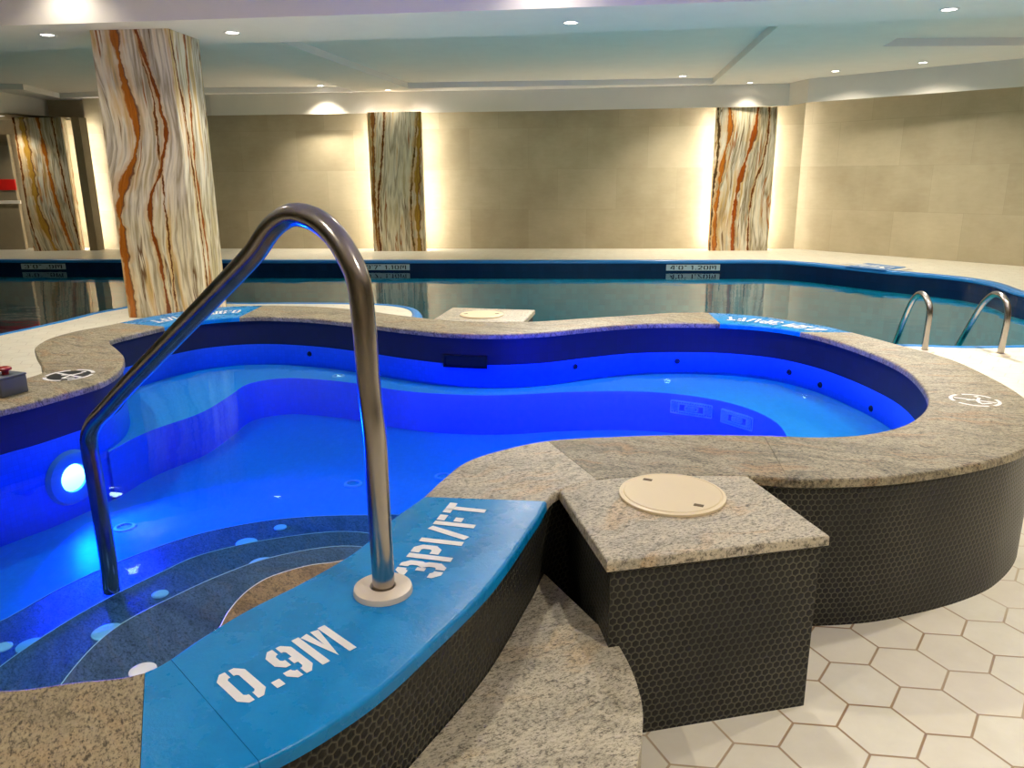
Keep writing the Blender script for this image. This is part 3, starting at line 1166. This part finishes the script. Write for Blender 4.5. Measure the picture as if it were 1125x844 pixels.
for z, arc in tread_def:
    a = resample(catmull(arc, False, 8), 60)
    i1, i0 = nearest(basin, a[0]), nearest(basin, a[-1])
    a[0], a[-1] = basin[i1].copy(), basin[i0].copy()
    back = span(basin, i0, i1)
    loop = a + back[1:-1]
    bm = prism(loop, z - 0.1, z, 0.006)
    t_o = link('entry_tread', bm, 'granite_wet' if z > .3 else 'granite_tread_bluelit', tub, radians(35))
    treads.append((t_o, z, a))
    bm = bmesh.new()
    tube(bm, [(p.x, p.y, z - 0.0008) for p in a[1:-1]], 0.0018, 8)  # thin pale line drawn as the highlight along the tread edge
    link('edge_highlight', bm, 'white_disc', t_o, True)
for z, pts, big in ((0.05, [(271, 597), (34, 710)], 0.042), (0.05, [(308, 580)], 0.026), (0.15, [(119, 695), (288, 620)], 0.046), (0.15, [(176, 653.5), (3, 712)], 0.026),
                    (0.362, [(352, 645), (157, 737.5)], 0.03)):
    par = [t for t in treads if t[1] == z][0][0]
    for q in pts:
        zz = z
        c = un(*q, zz)
        bm = bmesh.new()
        lathe(bm, [(0, .006), (big * .8, .006), (big, .003), (big, 0.0)], 28, Matrix.Translation((c.x, c.y, zz)))
        link('tread_button', bm, 'white_disc', par, radians(30))['label'] = 'white round button set in the tread'

# underwater lamp, grates, jets, floor inlets
lp, ln = loop_hit(basin, 78, 522, True)
lp = Vector((lp.x, lp.y, 0.135))
fm = frame_at(lp, ln)
bm = bmesh.new()
lathe(bm, [(.066, .0), (.066, .02), (.10, .03), (.12, .022), (.13, .0)], 40, fm)
lamp_o = link('underwater_lamp', bm, 'grate_blue', tub, radians(40))
bm = bmesh.new()
lathe(bm, [(0, .030), (.04, .027), (.055, .020), (.064, .008)], 36, fm)
link('lamp_lens', bm, 'tub_lamp', lamp_o, True)


def grate(x, y, w, h):
    p, n = loop_hit2(bf, x, y)
    m = frame_at(p + n * 0.004, n)
    bm = bmesh.new()

    def bar(cx, cy, sx, sy, t=.012):
        bmesh.ops.create_cube(bm, size=1, matrix=m @ Matrix.Translation((cx, cy, t / 2)) @ Matrix.Diagonal((sx, sy, t, 1)))
    for f in (1.0, 0.62, 0.3):
        for s in (-1, 1):
            bar(0, s * h * f / 2, w * f, .007)
            bar(s * w * f / 2, 0, .007, h * f)
    for k in range(17):
        bar(-w / 2 + w * k / 16, h * .405, .004, h * .19, .009)
        bar(-w / 2 + w * k / 16, -h * .405, .004, h * .19, .009)
    for k in range(7):
        for s in (-1, 1):
            bar(s * w * .405, -h * .3 + h * .6 * k / 6, w * .19, .004, .009)
    bar(0, 0, w * .2, .006)
    back = bmesh.new()
    bmesh.ops.create_cube(back, size=1, matrix=m @ Matrix.Translation((0, 0, 0)) @ Matrix.Diagonal((w, h, .004, 1)))
    g = link('drain_grate', bm, 'white_disc', tub)
    link('grate_backing', back, 'grate_shadow', g)


def loop_hit2(line, x, y):
    r = ray(x, y)
    best = None
    for a, b in zip(line, line[1:]):
        e = b - a
        den = r.x * e.y - r.y * e.x
        if abs(den) < 1e-9:
            continue
        t = (a.x * e.y - a.y * e.x) / den
        s = (a.x * r.y - a.y * r.x) / den
        if t > 0 and 0 <= s < 1 and (best is None or t > best[0]):
            n = Vector((-e.y, e.x, 0)).normalized()
            if n.dot(Vector((-r.x, -r.y, 0))) < 0:
                n = -n
            best = (t, n)
    return CAM + r * best[0], best[1]


grate(760, 449, 0.25, 0.075)
grate(811, 461, 0.22, 0.075)
for q in [(340, 389), (632, 403), (744, 397), (867, 409), (901, 423), (957, 449)]:
    p, n = loop_hit(basin, *q)
    p = Vector((p.x, p.y, min(p.z, ZW - .05)))
    bm = bmesh.new()
    lathe(bm, [(0, .002), (.008, .002), (.009, .008), (.015, .006), (.018, 0)], 24, frame_at(p, n))
    link('water_jet', bm, 'dark_plastic', tub, radians(40))
for q, z, r in [((137, 580), ZF, .045), ((388, 532), ZF, .045), ((372, 413.5), ZBN, .04), ((487, 524), ZF, .045)]:
    c = un(*q, z)
    bm = bmesh.new()
    lathe(bm, [(r * .7, .003), (r * .75, .008), (r, .006), (r * 1.05, 0)], 28, Matrix.Translation((c.x, c.y, z)))
    link('floor_inlet', bm, 'white_disc', tub, radians(40))
# skimmer mouth at the far waterline
p, n = loop_hit(basin, 511, 391)
m = frame_at(Vector((p.x, p.y, ZW + 0.006)), n)
bm = bmesh.new()
for (cx, cy, sx, sy) in ((0, .034, .28, .010), (0, -.034, .28, .010), (.135, 0, .010, .075), (-.135, 0, .010, .075)):
    bmesh.ops.create_cube(bm, size=1, matrix=m @ Matrix.Translation((cx, cy, .004)) @ Matrix.Diagonal((sx, sy, .012, 1)))
bmesh.ops.create_cube(bm, size=1, matrix=m @ Matrix.Translation((0, 0, .001)) @ Matrix.Diagonal((.265, .062, .006, 1)))
link('skimmer_mouth', bm, 'black_ink', tub)

bm = bmesh.new()
bm.free()
bm = prism(offset(basin, -0.004), ZF - 0.004, ZW)
tag(link('tub_water', bm, 'tub_water'), 'glowing blue water inside the raised hot tub', 'water', kind='stuff')

# ================================================================== PEDESTALS AND LIDS


def pedestal(front, label, nb, mat):
    """front = the free corners, in order from one end of the coping to the other (clockwise round the pedestal)."""
    P = [Vector(p) for p in front]
    t = thing('skimmer_pedestal', label, 'pedestal', (sum(p.x for p in P) / len(P), sum(p.y for p in P) / len(P), 0), 'skimmer pedestals')
    i0, i1 = nearest(outer, P[0]), nearest(outer, P[-1])
    lo = P[1:-1]
    # stone top butts against the coping
    o2 = offset(outer, -0.002)
    s = span(o2, i0, i1)
    top = s + list(reversed(lo))
    link('stone_top', prism(top, ZC - ZT, ZC, 0.008), mat, t, radians(40))
    # mosaic base, a little under the top
    s2 = span(offset(outer, 0.017), i0, i1)
    c = sum(lo, V2(0, 0)) / len(lo)
    sc_c = (c + P[0] + P[-1]) / 3
    base_lo = [p + (sc_c - p).normalized() * 0.02 for p in lo]
    base = s2[2:-2] + list(reversed(base_lo))
    link('mosaic_base', prism(base, 0, ZC - ZT), 'mosaic', t)
    return t


ped = pedestal([un2(612, 540, ZC), un2(667, 617, ZC), un2(911.7, 588, ZC), un2(824, 523, ZC)],
               'square mosaic pedestal with pale granite top beside the entry step', 60, 'granite_light')
pedf = pedestal([un2(577, 353, ZC), un2(588, 340.5, ZC), un2(497, 337.8, ZC), un2(485, 349, ZC)],
                'far pedestal jutting from the coping towards the pool', 40, 'granite_light')


def lid(c, r, label, rot):
    t = thing('skimmer_cover', label, 'cover', (c[0], c[1], ZC), 'skimmer covers')
    bm = bmesh.new()
    mt = Matrix.Translation((c[0], c[1], ZC + 0.0005))
    lathe(bm, [(0, .010), (r * .9, .010), (r * .915, .0075), (r * .93, .0075), (r * .945, .009), (r, .007), (r, 0), (0, 0)], 64, mt)
    link('round_plate', bm, 'cream_plastic', t, radians(30))
    for s in (-1, 1):
        bm = bmesh.new()
        q = (c[0] + s * r * .72 * cos(rot), c[1] + s * r * .72 * sin(rot), ZC + 0.0105)
        box(bm, q, (.028, .016, .002), rot + 0.6, 0.0006, 1)
        link('finger_slot', bm, 'slot_dark', t)


lc = (un(738, 545.5, ZC))
lid((0.476, 2.145), 0.157, 'cream round cover on the pedestal in front of the hot tub', -1.05)
fc = un(529, 346.3, ZC)
lid((fc.x, fc.y), 0.15, 'cream round cover on the far pedestal by the pool', 0.0)

# ================================================================== OUTSIDE ENTRY STEP
ZST = 0.28
corner = V2(0.262, 1.79)
st_right = px([(678, 706.5), (690, 728), (700, 753), (706, 780), (705, 812), (700, 844)], ZST) + [V2(.20, 1.02), V2(.08, .86), V2(-.15, .74), V2(-.42, .72), V2(-.62, .85)]
rs = catmull(st_right, False, 6)
sk2 = offset(outer, 0.016)
i0 = nearest(sk2, (-.66, .93))
i1 = nearest(sk2, un2(612, 538, ZC))
left = span(sk2, i0, i1 - 2)
loop = list(reversed(rs)) + [V2(0.245, 1.79)] + list(reversed(left))
loop2 = [rs[0]] + list(rs[1:]) + left
bm = prism(loop2, 0, ZST, 0.0)
bmesh.ops.bevel(bm, geom=[e for e in bm.edges if all(abs(v.co.z - ZST) < 1e-5 for v in e.verts) and len(e.link_faces) == 2 and e.calc_face_angle(0) > 1], offset=0.006, segments=2, affect='EDGES')
st = link('entry_step', bm, 'granite_step', None, radians(40))
tag(st, 'pale granite half round step between mosaic wall and pedestal', 'step')

# ================================================================== HANDRAIL
Bp = un(421, 650, ZC)
Fp = un(122.5, 650, 0.15)
pd = Vector((Fp.x - Bp.x, Fp.y - Bp.y, 0)).normalized()
pn = Vector((-pd.y, pd.x, 0))
cl = [(421.3, 640), (418, 585), (414.7, 532), (411.7, 478), (406.3, 432), (402.4, 385), (397.6, 334), (393.5, 307), (381, 279), (367, 258), (348, 242), (326, 235.5),
      (313, 239), (297, 252), (280, 277), (240, 320), (187, 375), (140, 424), (117, 450), (105, 463), (98.5, 477), (98, 489), (104, 525), (113, 578), (119, 617), (122.5, 648)]
pts = [on_plane(x, y, Bp, pn) for x, y in cl]
pts = [Vector((Bp.x, Bp.y, ZC + 0.004))] + pts + [Vector((pts[-1].x, pts[-1].y, 0.152))]
hr = thing('handrail', 'tall bent stainless steel handrail standing on the blue coping', 'handrail', (Bp.x, Bp.y, ZC))
bm = bmesh.new()
tube(bm, resample(catmull(pts, False, 6), 120), 0.0255, 24)
link('rail_tube', bm, 'steel', hr, True)
bm = bmesh.new()
lathe(bm, [(.0262, .010), (.030, .016), (.055, .016), (.066, .013), (.068, .004), (.068, 0), (.0262, 0)], 48, Matrix.Translation((Bp.x, Bp.y, ZC + .0005)))
link('floor_flange', bm, 'flange_white', hr, radians(35))


def pool_rail(cl, base, label, shown):
    b = Vector(base)
    n = Vector((1, 0.03, 0)).normalized()
    P = [on_plane(x, y, b, n) for x, y in cl]
    P = [Vector((b.x, b.y, 0.002))] + P
    d = (P[-1] - P[-2]).normalized()
    P += [P[-1] + d * 0.35, P[-1] + d * 0.45 + Vector((0, 0, -.15)), P[-1] + d * 0.46 + Vector((0, 0, -.6))]
    t = thing('pool_grab_rail', label, 'grab rail', (b.x, b.y, 0), 'pool grab rails')
    bm = bmesh.new()
    tube(bm, resample(catmull(P, False, 6), 70), 0.025, 18)
    link('rail_tube', bm, 'steel', t, True)
    bm = bmesh.new()
    lathe(bm, [(.0255, .012), (.03, .02), (.05, .018), (.075, .008), (.078, 0), (.0255, 0)], 36, Matrix.Translation((b.x, b.y, .0)))
    link('floor_flange', bm, 'flange_white', t, radians(35))


pool_rail([(1103.4, 367.4), (1106.6, 351.4), (1107, 338.6), (1104, 329), (1098.6, 324), (1092, 323.4), (1086, 327.4), (1079, 335), (1065, 358), (1054, 377)],
          un(1098.6, 390.5, 0), 'chrome pool rail nearer the right edge, its white base ring in view', True)
pool_rail([(1018, 367), (1020.5, 351), (1021.5, 338.6), (1018.6, 329), (1014, 323.4), (1009, 323.4), (1002.6, 330.6), (994.6, 348), (986.6, 369)],
          un(1015.5, 386.5, 0), 'chrome pool rail whose foot is hidden behind the granite coping', False)

# ================================================================== EMERGENCY BUTTON
eb = thing('emergency_button', 'grey box with a red push button on the granite coping', 'emergency button', (-2.275, 3.37, ZC))
ang = math.atan2(un(32, 430, ZC).y - un(3, 438, ZC).y, un(32, 430, ZC).x - un(3, 438, ZC).x)
c0 = (un(3, 438, ZC) + un(32, 430, ZC)) / 2
L = (un(3, 438, ZC) - un(32, 430, ZC)).length
nn = Vector((-sin(ang), cos(ang), 0))
c0 = c0 + nn * 0.06
bm = bmesh.new()
box(bm, (c0.x, c0.y, ZC + .0405), (L, .12, .079), ang, 0.004, 2)
link('housing', bm, 'box_grey', eb, radians(40))
bm = bmesh.new()
box(bm, (c0.x, c0.y, ZC + .0845), (L + .004, .124, .009), ang, 0.003, 2)
link('housing_lid', bm, 'box_grey', eb, radians(40))
bm = bmesh.new()
bx = un(6, 411, ZC + .09)
lathe(bm, [(0, .035), (.02, .034), (.028, .028), (.028, .02), (.014, .016), (.014, 0), (0, 0)], 28, Matrix.Translation((bx.x, bx.y, ZC + .089)))
link('push_button', bm, 'red_plastic', eb, radians(40))['label'] = 'red mushroom push button'

# ================================================================== ONYX COLUMNS
ORG, BRN, OCH = srgb(202, 118, 38), srgb(128, 74, 32), srgb(204, 156, 62)


def column(name, P, h, mat, label, leds=False):
    """P = plan corners, front-left first, counter-clockwise; the object sits at the front-left corner, local x along the front."""
    P = [Vector(p) for p in P]
    d = (P[1] - P[0])
    ang = math.atan2(d.y, d.x)
    t = thing('onyx_column', label, 'column', (P[0].x, P[0].y, 0), 'onyx clad columns')
    t.rotation_euler = (0, 0, ang)
    t['kind'] = 'thing'
    rot = Matrix.Rotation(-ang, 4, 'Z')
    loc = [(rot @ Vector((p.x - P[0].x, p.y - P[0].y, 0))).to_2d() for p in P]
    bm = prism(loc, 0, h - 0.002)
    es = [e for e in bm.edges if abs(e.verts[0].co.z - e.verts[1].co.z) > 1]
    bmesh.ops.bevel(bm, geom=es, offset=0.006, segments=2, affect='EDGES')
    me = bpy.data.meshes.new('shaft')
    bm.to_mesh(me)
    bm.free()
    me.materials.append(MAT[mat])
    o = bpy.data.objects.new('shaft', me)
    COL.objects.link(o)
    o.parent = t
    if leds:
        W = (P[1] - P[0]).length
        D = (P[2] - P[1]).length
        for sx in ((0.02, W - 0.02) if leds == 2 else (W - 0.02,)):
            bm = bmesh.new()
            box(bm, (sx, D + 0.008, h / 2), (0.02, 0.012, h - 0.1), 0, 0.004, 1)
            me = bpy.data.meshes.new('led_strip')
            bm.to_mesh(me)
            bm.free()
            me.materials.append(MAT['led_glow'])
            s = bpy.data.objects.new('led_strip', me)
            COL.objects.link(s)
            s.parent = t
    return t


CREAM = [(0.28, srgb(146, 132, 104)), (0.38, srgb(206, 188, 144)), (0.45, srgb(240, 230, 200)), (0.505, srgb(176, 160, 128)),
         (0.56, srgb(242, 232, 204)), (0.64, srgb(220, 184, 116)), (0.74, srgb(150, 136, 108))]
OLIVE = [(0.24, srgb(96, 88, 70)), (0.36, srgb(176, 158, 116)), (0.46, srgb(214, 202, 168)), (0.52, srgb(140, 126, 96)),
         (0.58, srgb(222, 214, 190)), (0.68, srgb(196, 160, 96)), (0.8, srgb(110, 92, 66))]
V1 = [(3.0, .24), (2.6, .27), (2.2, .33), (1.95, .36), (1.7, .31), (1.45, .16), (1.2, .07), (.9, .05), (.5, .05), (0, .06)]
m_onyx('onyx_a', [(z, u * .7) for z, u in V1], [
    (V1, .042, ORG),
    ([(3.0, .48), (2.7, .50), (2.3, .57), (1.9, .57), (0, .55)], .010, BRN),
    ([(2.4, .60), (2.2, .64), (1.9, .66), (1.6, .58), (1.2, .40), (.9, .40), (.6, .44), (0, .46)], .020, srgb(160, 84, 32)),
    ([(3.0, .84), (2.6, .88), (2.2, .95), (0, 1.05)], .016, BRN),
    ([(3.0, 1.14), (2.3, 1.12), (1.6, 1.07), (1.2, 1.10), (.6, 1.14), (0, 1.16)], .018, srgb(176, 96, 36)),
], 1.3, CREAM)
V2B = [(2.6, .34), (2.2, .30), (1.7, .24), (1.1, .15), (.5, .12), (0, .14)]
m_onyx('onyx_b', [(z, u * 1.0) for z, u in V2B], [
    ([(3.0, .12), (2.0, .09), (1.0, .06), (0, .10)], .03, srgb(170, 110, 50)),
    (V2B, .018, BRN),
    ([(2.6, 1.0), (2.0, .92), (1.4, .84), (.8, .80), (0, .84)], .018, srgb(120, 86, 40)),
    ([(2.6, 1.06), (2.0, 1.0), (1.4, .95), (.8, .93), (0, .95)], .05, OCH),
], 5.2, CREAM, 1.3)
V3 = [(2.6, .76), (2.2, .72), (1.8, .62), (1.3, .50), (.7, .44), (0, .46)]
m_onyx('onyx_c', [(z, u * 0.9) for z, u in V3], [
    ([(2.6, .24), (2.2, .26), (1.9, .20), (1.3, .12), (.6, .08), (0, .10)], .040, ORG),
    (V3, .042, srgb(176, 86, 24)),
    ([(2.6, .98), (2.1, .98), (1.7, .92), (1.3, .80), (.8, .74), (0, .76)], .016, BRN),
    ([(2.6, .02), (2.0, .06), (1.0, .0), (0, .0)], .025, srgb(92, 70, 40)),
], 8.7, OLIVE, 1.3)
V4 = [(2.6, .18), (2.0, .2), (1.4, .22), (.9, .22), (.5, .30), (0, .46)]
m_onyx('onyx_d', V4, [
    (V4, .06, OCH),
    ([(2.6, .5), (2.0, .54), (1.4, .58), (.8, .64), (0, .80)], .035, ORG),
    ([(2.6, .78), (2.0, .8), (1.3, .84), (.6, .9), (0, .98)], .015, BRN),
    ([(2.6, .03), (1.6, .03), (.8, .02), (0, .14)], .02, BRN),
], 12.4, OLIVE, 1.2)

ca, cb = V2(*un2(98, 33, ZBM)), V2(*un2(184.5, 31, ZBM))
dxx = (cb - ca).normalized()
nxx = V2(-dxx.y, dxx.x)
column('onyx_column', [ca, cb, cb + nxx * .66, ca + nxx * .66], ZBM, 'onyx_a', 'large square onyx column standing free behind the hot tub')


def wall_column(x0, x1, y0, y1, mat, label, leds=2, depth=0.2):
    a, b = V2(*un2(x0, y0, 0)), V2(*un2(x1, y1, 0))
    d = (b - a).normalized()
    n = V2(-d.y, d.x)
    column('onyx_column', [a, b, b + n * depth, a + n * depth], ZB, mat, label, leds)
    return a, b


wall_column(411, 467.3, 276, 276, 'onyx_b', 'onyx column with pale grey bands at the middle of the far wall', depth=.14)
wall_column(779, 843, 275.6, 275.4, 'onyx_c', 'onyx column with two orange veins near the room corner', depth=.14)
wall_column(37, 88.5, 276, 275.2, 'onyx_d', 'onyx column with yellow ochre bands in the left alcove', 1, depth=.22)

# ================================================================== LEFT ALCOVE PANEL
pa = Vector((-13.6, 17.0, 0))
wpanel = thing('wall_panel', 'tan wall panel with a wide red stripe in the left alcove', 'wall panel', (-12.4, 17.05, 0))
bm = bmesh.new()
box(bm, (-12.02, 17.07, 1.2), (2.9, .1, 2.4), 0.02, .01, 1)
link('panel_board', bm, 'panel_tan', wpanel)
zr = lambda y: (CAM + ray(10, y) * (17.0 / ray(10, y).y)).z
bm = bmesh.new()
z0, z1 = zr(209), zr(197)
box(bm, (-12.0, 17.01, (z0 + z1) / 2), (2.9, .03, z1 - z0), 0.02, .004, 1)
link('red_stripe', bm, 'red_panel', wpanel)['label'] = 'wide red stripe'
bm = bmesh.new()
z0, z1 = zr(224), zr(220.5)
box(bm, (-11.95, 17.0, (z0 + z1) / 2), (2.9, .05, z1 - z0), 0.02, .004, 1)
link('ledge_strip', bm, 'bulk_plaster', wpanel)
bm = bmesh.new()
z0, z1 = zr(160), zr(155)
box(bm, (-12.0, 17.0, (z0 + z1) / 2), (2.9, .04, z1 - z0), 0.02, .004, 1)
link('shadow_strip', bm, 'shade_brown', wpanel)  # shadow line across the panel, built as a dark strip

# ================================================================== DOWNLIGHTS
LIGHTK = 1.0


def downlight(x, y, z, label, power, spot=110, blend=0.8, r=0.085, tint=(1.0, 0.92, 0.80), seen=True):
    t = thing('recessed_downlight', label, 'ceiling light', (x, y, z), 'recessed downlights')
    mt = Matrix.Translation((x, y, z - 0.0005)) @ Matrix.Rotation(pi, 4, 'X')
    bm = bmesh.new()
    lathe(bm, [(r * .72, -.0), (r * .74, .006), (r * .9, .009), (r, .004), (r, 0)], 28, mt)
    link('trim_ring', bm, 'trim_white', t, radians(40))
    bm = bmesh.new()
    lathe(bm, [(0, .003), (r * .5, .003), (r * .72, .002)], 24, mt)
    link('lens', bm, 'lens_glow', t)
    ld = bpy.data.lights.new('downlight_beam', 'SPOT')
    ld.energy = power * LIGHTK
    ld.color = tint
    ld.spot_size = radians(spot)
    ld.spot_blend = blend
    ld.shadow_soft_size = 0.06
    lo = bpy.data.objects.new('downlight_beam', ld)
    COL.objects.link(lo)
    lo.location = (0, 0, -0.03)
    lo.parent = t


def dl(xp, yp, z, label, power, **k):
    p = un(xp, yp, z)
    downlight(p.x, p.y, z, label, power, **k)


dl(52, 38, ZBM, 'downlight in the soffit left of the big onyx column', 150, spot=110, blend=1.0)
dl(255, 35.5, ZBM, 'downlight in the soffit just right of the big onyx column', 90, spot=100, blend=1.0)
dl(627, 24.5, ZBM, 'downlight in the soffit above the middle of the picture', 460, spot=165)
dl(1043, 10, ZBM, 'downlight in the soffit at the top right corner of the view', 460, spot=165)
dl(90, 101.5, ZTR, 'downlight in the left ceiling tray', 270, spot=112, blend=1.0)
dl(352, 94, ZTR, 'downlight in the ceiling tray left of the middle far column', 270, spot=112, blend=1.0)
dl(470, 91, ZTR, 'downlight in the middle ceiling tray at its far left', 270, spot=112, blend=1.0)
dl(750, 83.5, ZTR, 'downlight in the middle ceiling tray at its far right corner', 270, spot=112, blend=1.0)
dl(426, 98.8, ZS, 'downlight on the soffit edge over the middle far column', 60, spot=110, blend=1.0, r=.07)
dl(824, 90.8, ZS, 'downlight on the soffit edge over the far column near the corner', 60, spot=110, blend=1.0, r=.07)
dl(918, 78, ZS, 'downlight over the right hand wall, closer to the corner', 130, spot=150, blend=0.9, r=.08)
dl(1014, 68.5, ZS, 'second downlight along the right hand wall from the corner', 130, spot=150, blend=0.9, r=.08)
downlight(7.2, 10.8, ZS, 'downlight over the right hand wall outside the view', 130, spot=150, blend=0.9)
downlight(-10.1, 16.2, ZB, 'downlight under the bulkhead above the alcove column', 60, spot=120, r=.07)
# the rest of the room's downlights, over the hot tub and the near deck
for x, y, pw in [(-4.2, 7.75, 34), (0.3, 7.2, 34), (3.4, 3.2, 230), (-3.0, 3.6, 200), (0.3, 4.6, 210), (2.6, 5.6, 170), (-2.8, 6.4, 120), (4.6, 4.9, 130),
                 (1.6, 0.2, 170), (-1.6, 0.3, 110), (4.3, 1.2, 130), (0.4, -2.0, 100), (-5.6, 5.2, 120), (6.8, 7.2, 120)]:
    downlight(x, y, ZH, 'downlight in the high ceiling over the hot tub', pw * 0.82, spot=125)

# underwater lamps of the hot tub, the second one added
def blue_lamp(p, n, power):
    ld = bpy.data.lights.new('underwater_glow', 'AREA')
    ld.shape = 'DISK'
    ld.size = 0.12
    ld.spread = radians(125)
    ld.energy = power
    ld.color = (0.0, 0.035, 1.0)
    lo = bpy.data.objects.new('underwater_glow', ld)
    COL.objects.link(lo)
    z = -Vector(n)
    lo.matrix_world = frame_at(p, z)
    return lo


blue_lamp(lp + ln * 0.035, ln, 44)
q, n = Vector((0.7, 2.72, 0.1)), Vector((0, 1, 0))  # extra lamp added out of view to spread the blue light
fm2 = frame_at(q, n)
bm = bmesh.new()
lathe(bm, [(.066, .0), (.066, .02), (.10, .03), (.12, .022), (.13, .0)], 40, fm2)
added_lamp = link('underwater_lamp', bm, 'grate_blue', tub, radians(40))
bm = bmesh.new()
lathe(bm, [(0, .030), (.04, .027), (.055, .020), (.064, .008)], 36, fm2)
link('lamp_lens', bm, 'tub_lamp', added_lamp, True)
blue_lamp(q + n * 0.035, n, 44)

# ------------------------------------------------------------------ world and colour management
w = bpy.data.worlds.new('world')
sc.world = w
w.use_nodes = True
w.node_tree.nodes['Background'].inputs[0].default_value = (1.0, 0.95, 0.88, 1)
w.node_tree.nodes['Background'].inputs[1].default_value = 0.0
sc.view_settings.view_transform = 'Standard'
sc.view_settings.look = 'None'
sc.view_settings.gamma = 1
sc.view_settings.exposure = 0.33
sc.view_settings.use_curve_mapping = False
sc.cycles.use_denoising = True
sc.cycles.max_bounces = 8
sc.cycles.diffuse_bounces = 5
sc.cycles.transparent_max_bounces = 16
sc.cycles.sample_clamp_indirect = 6
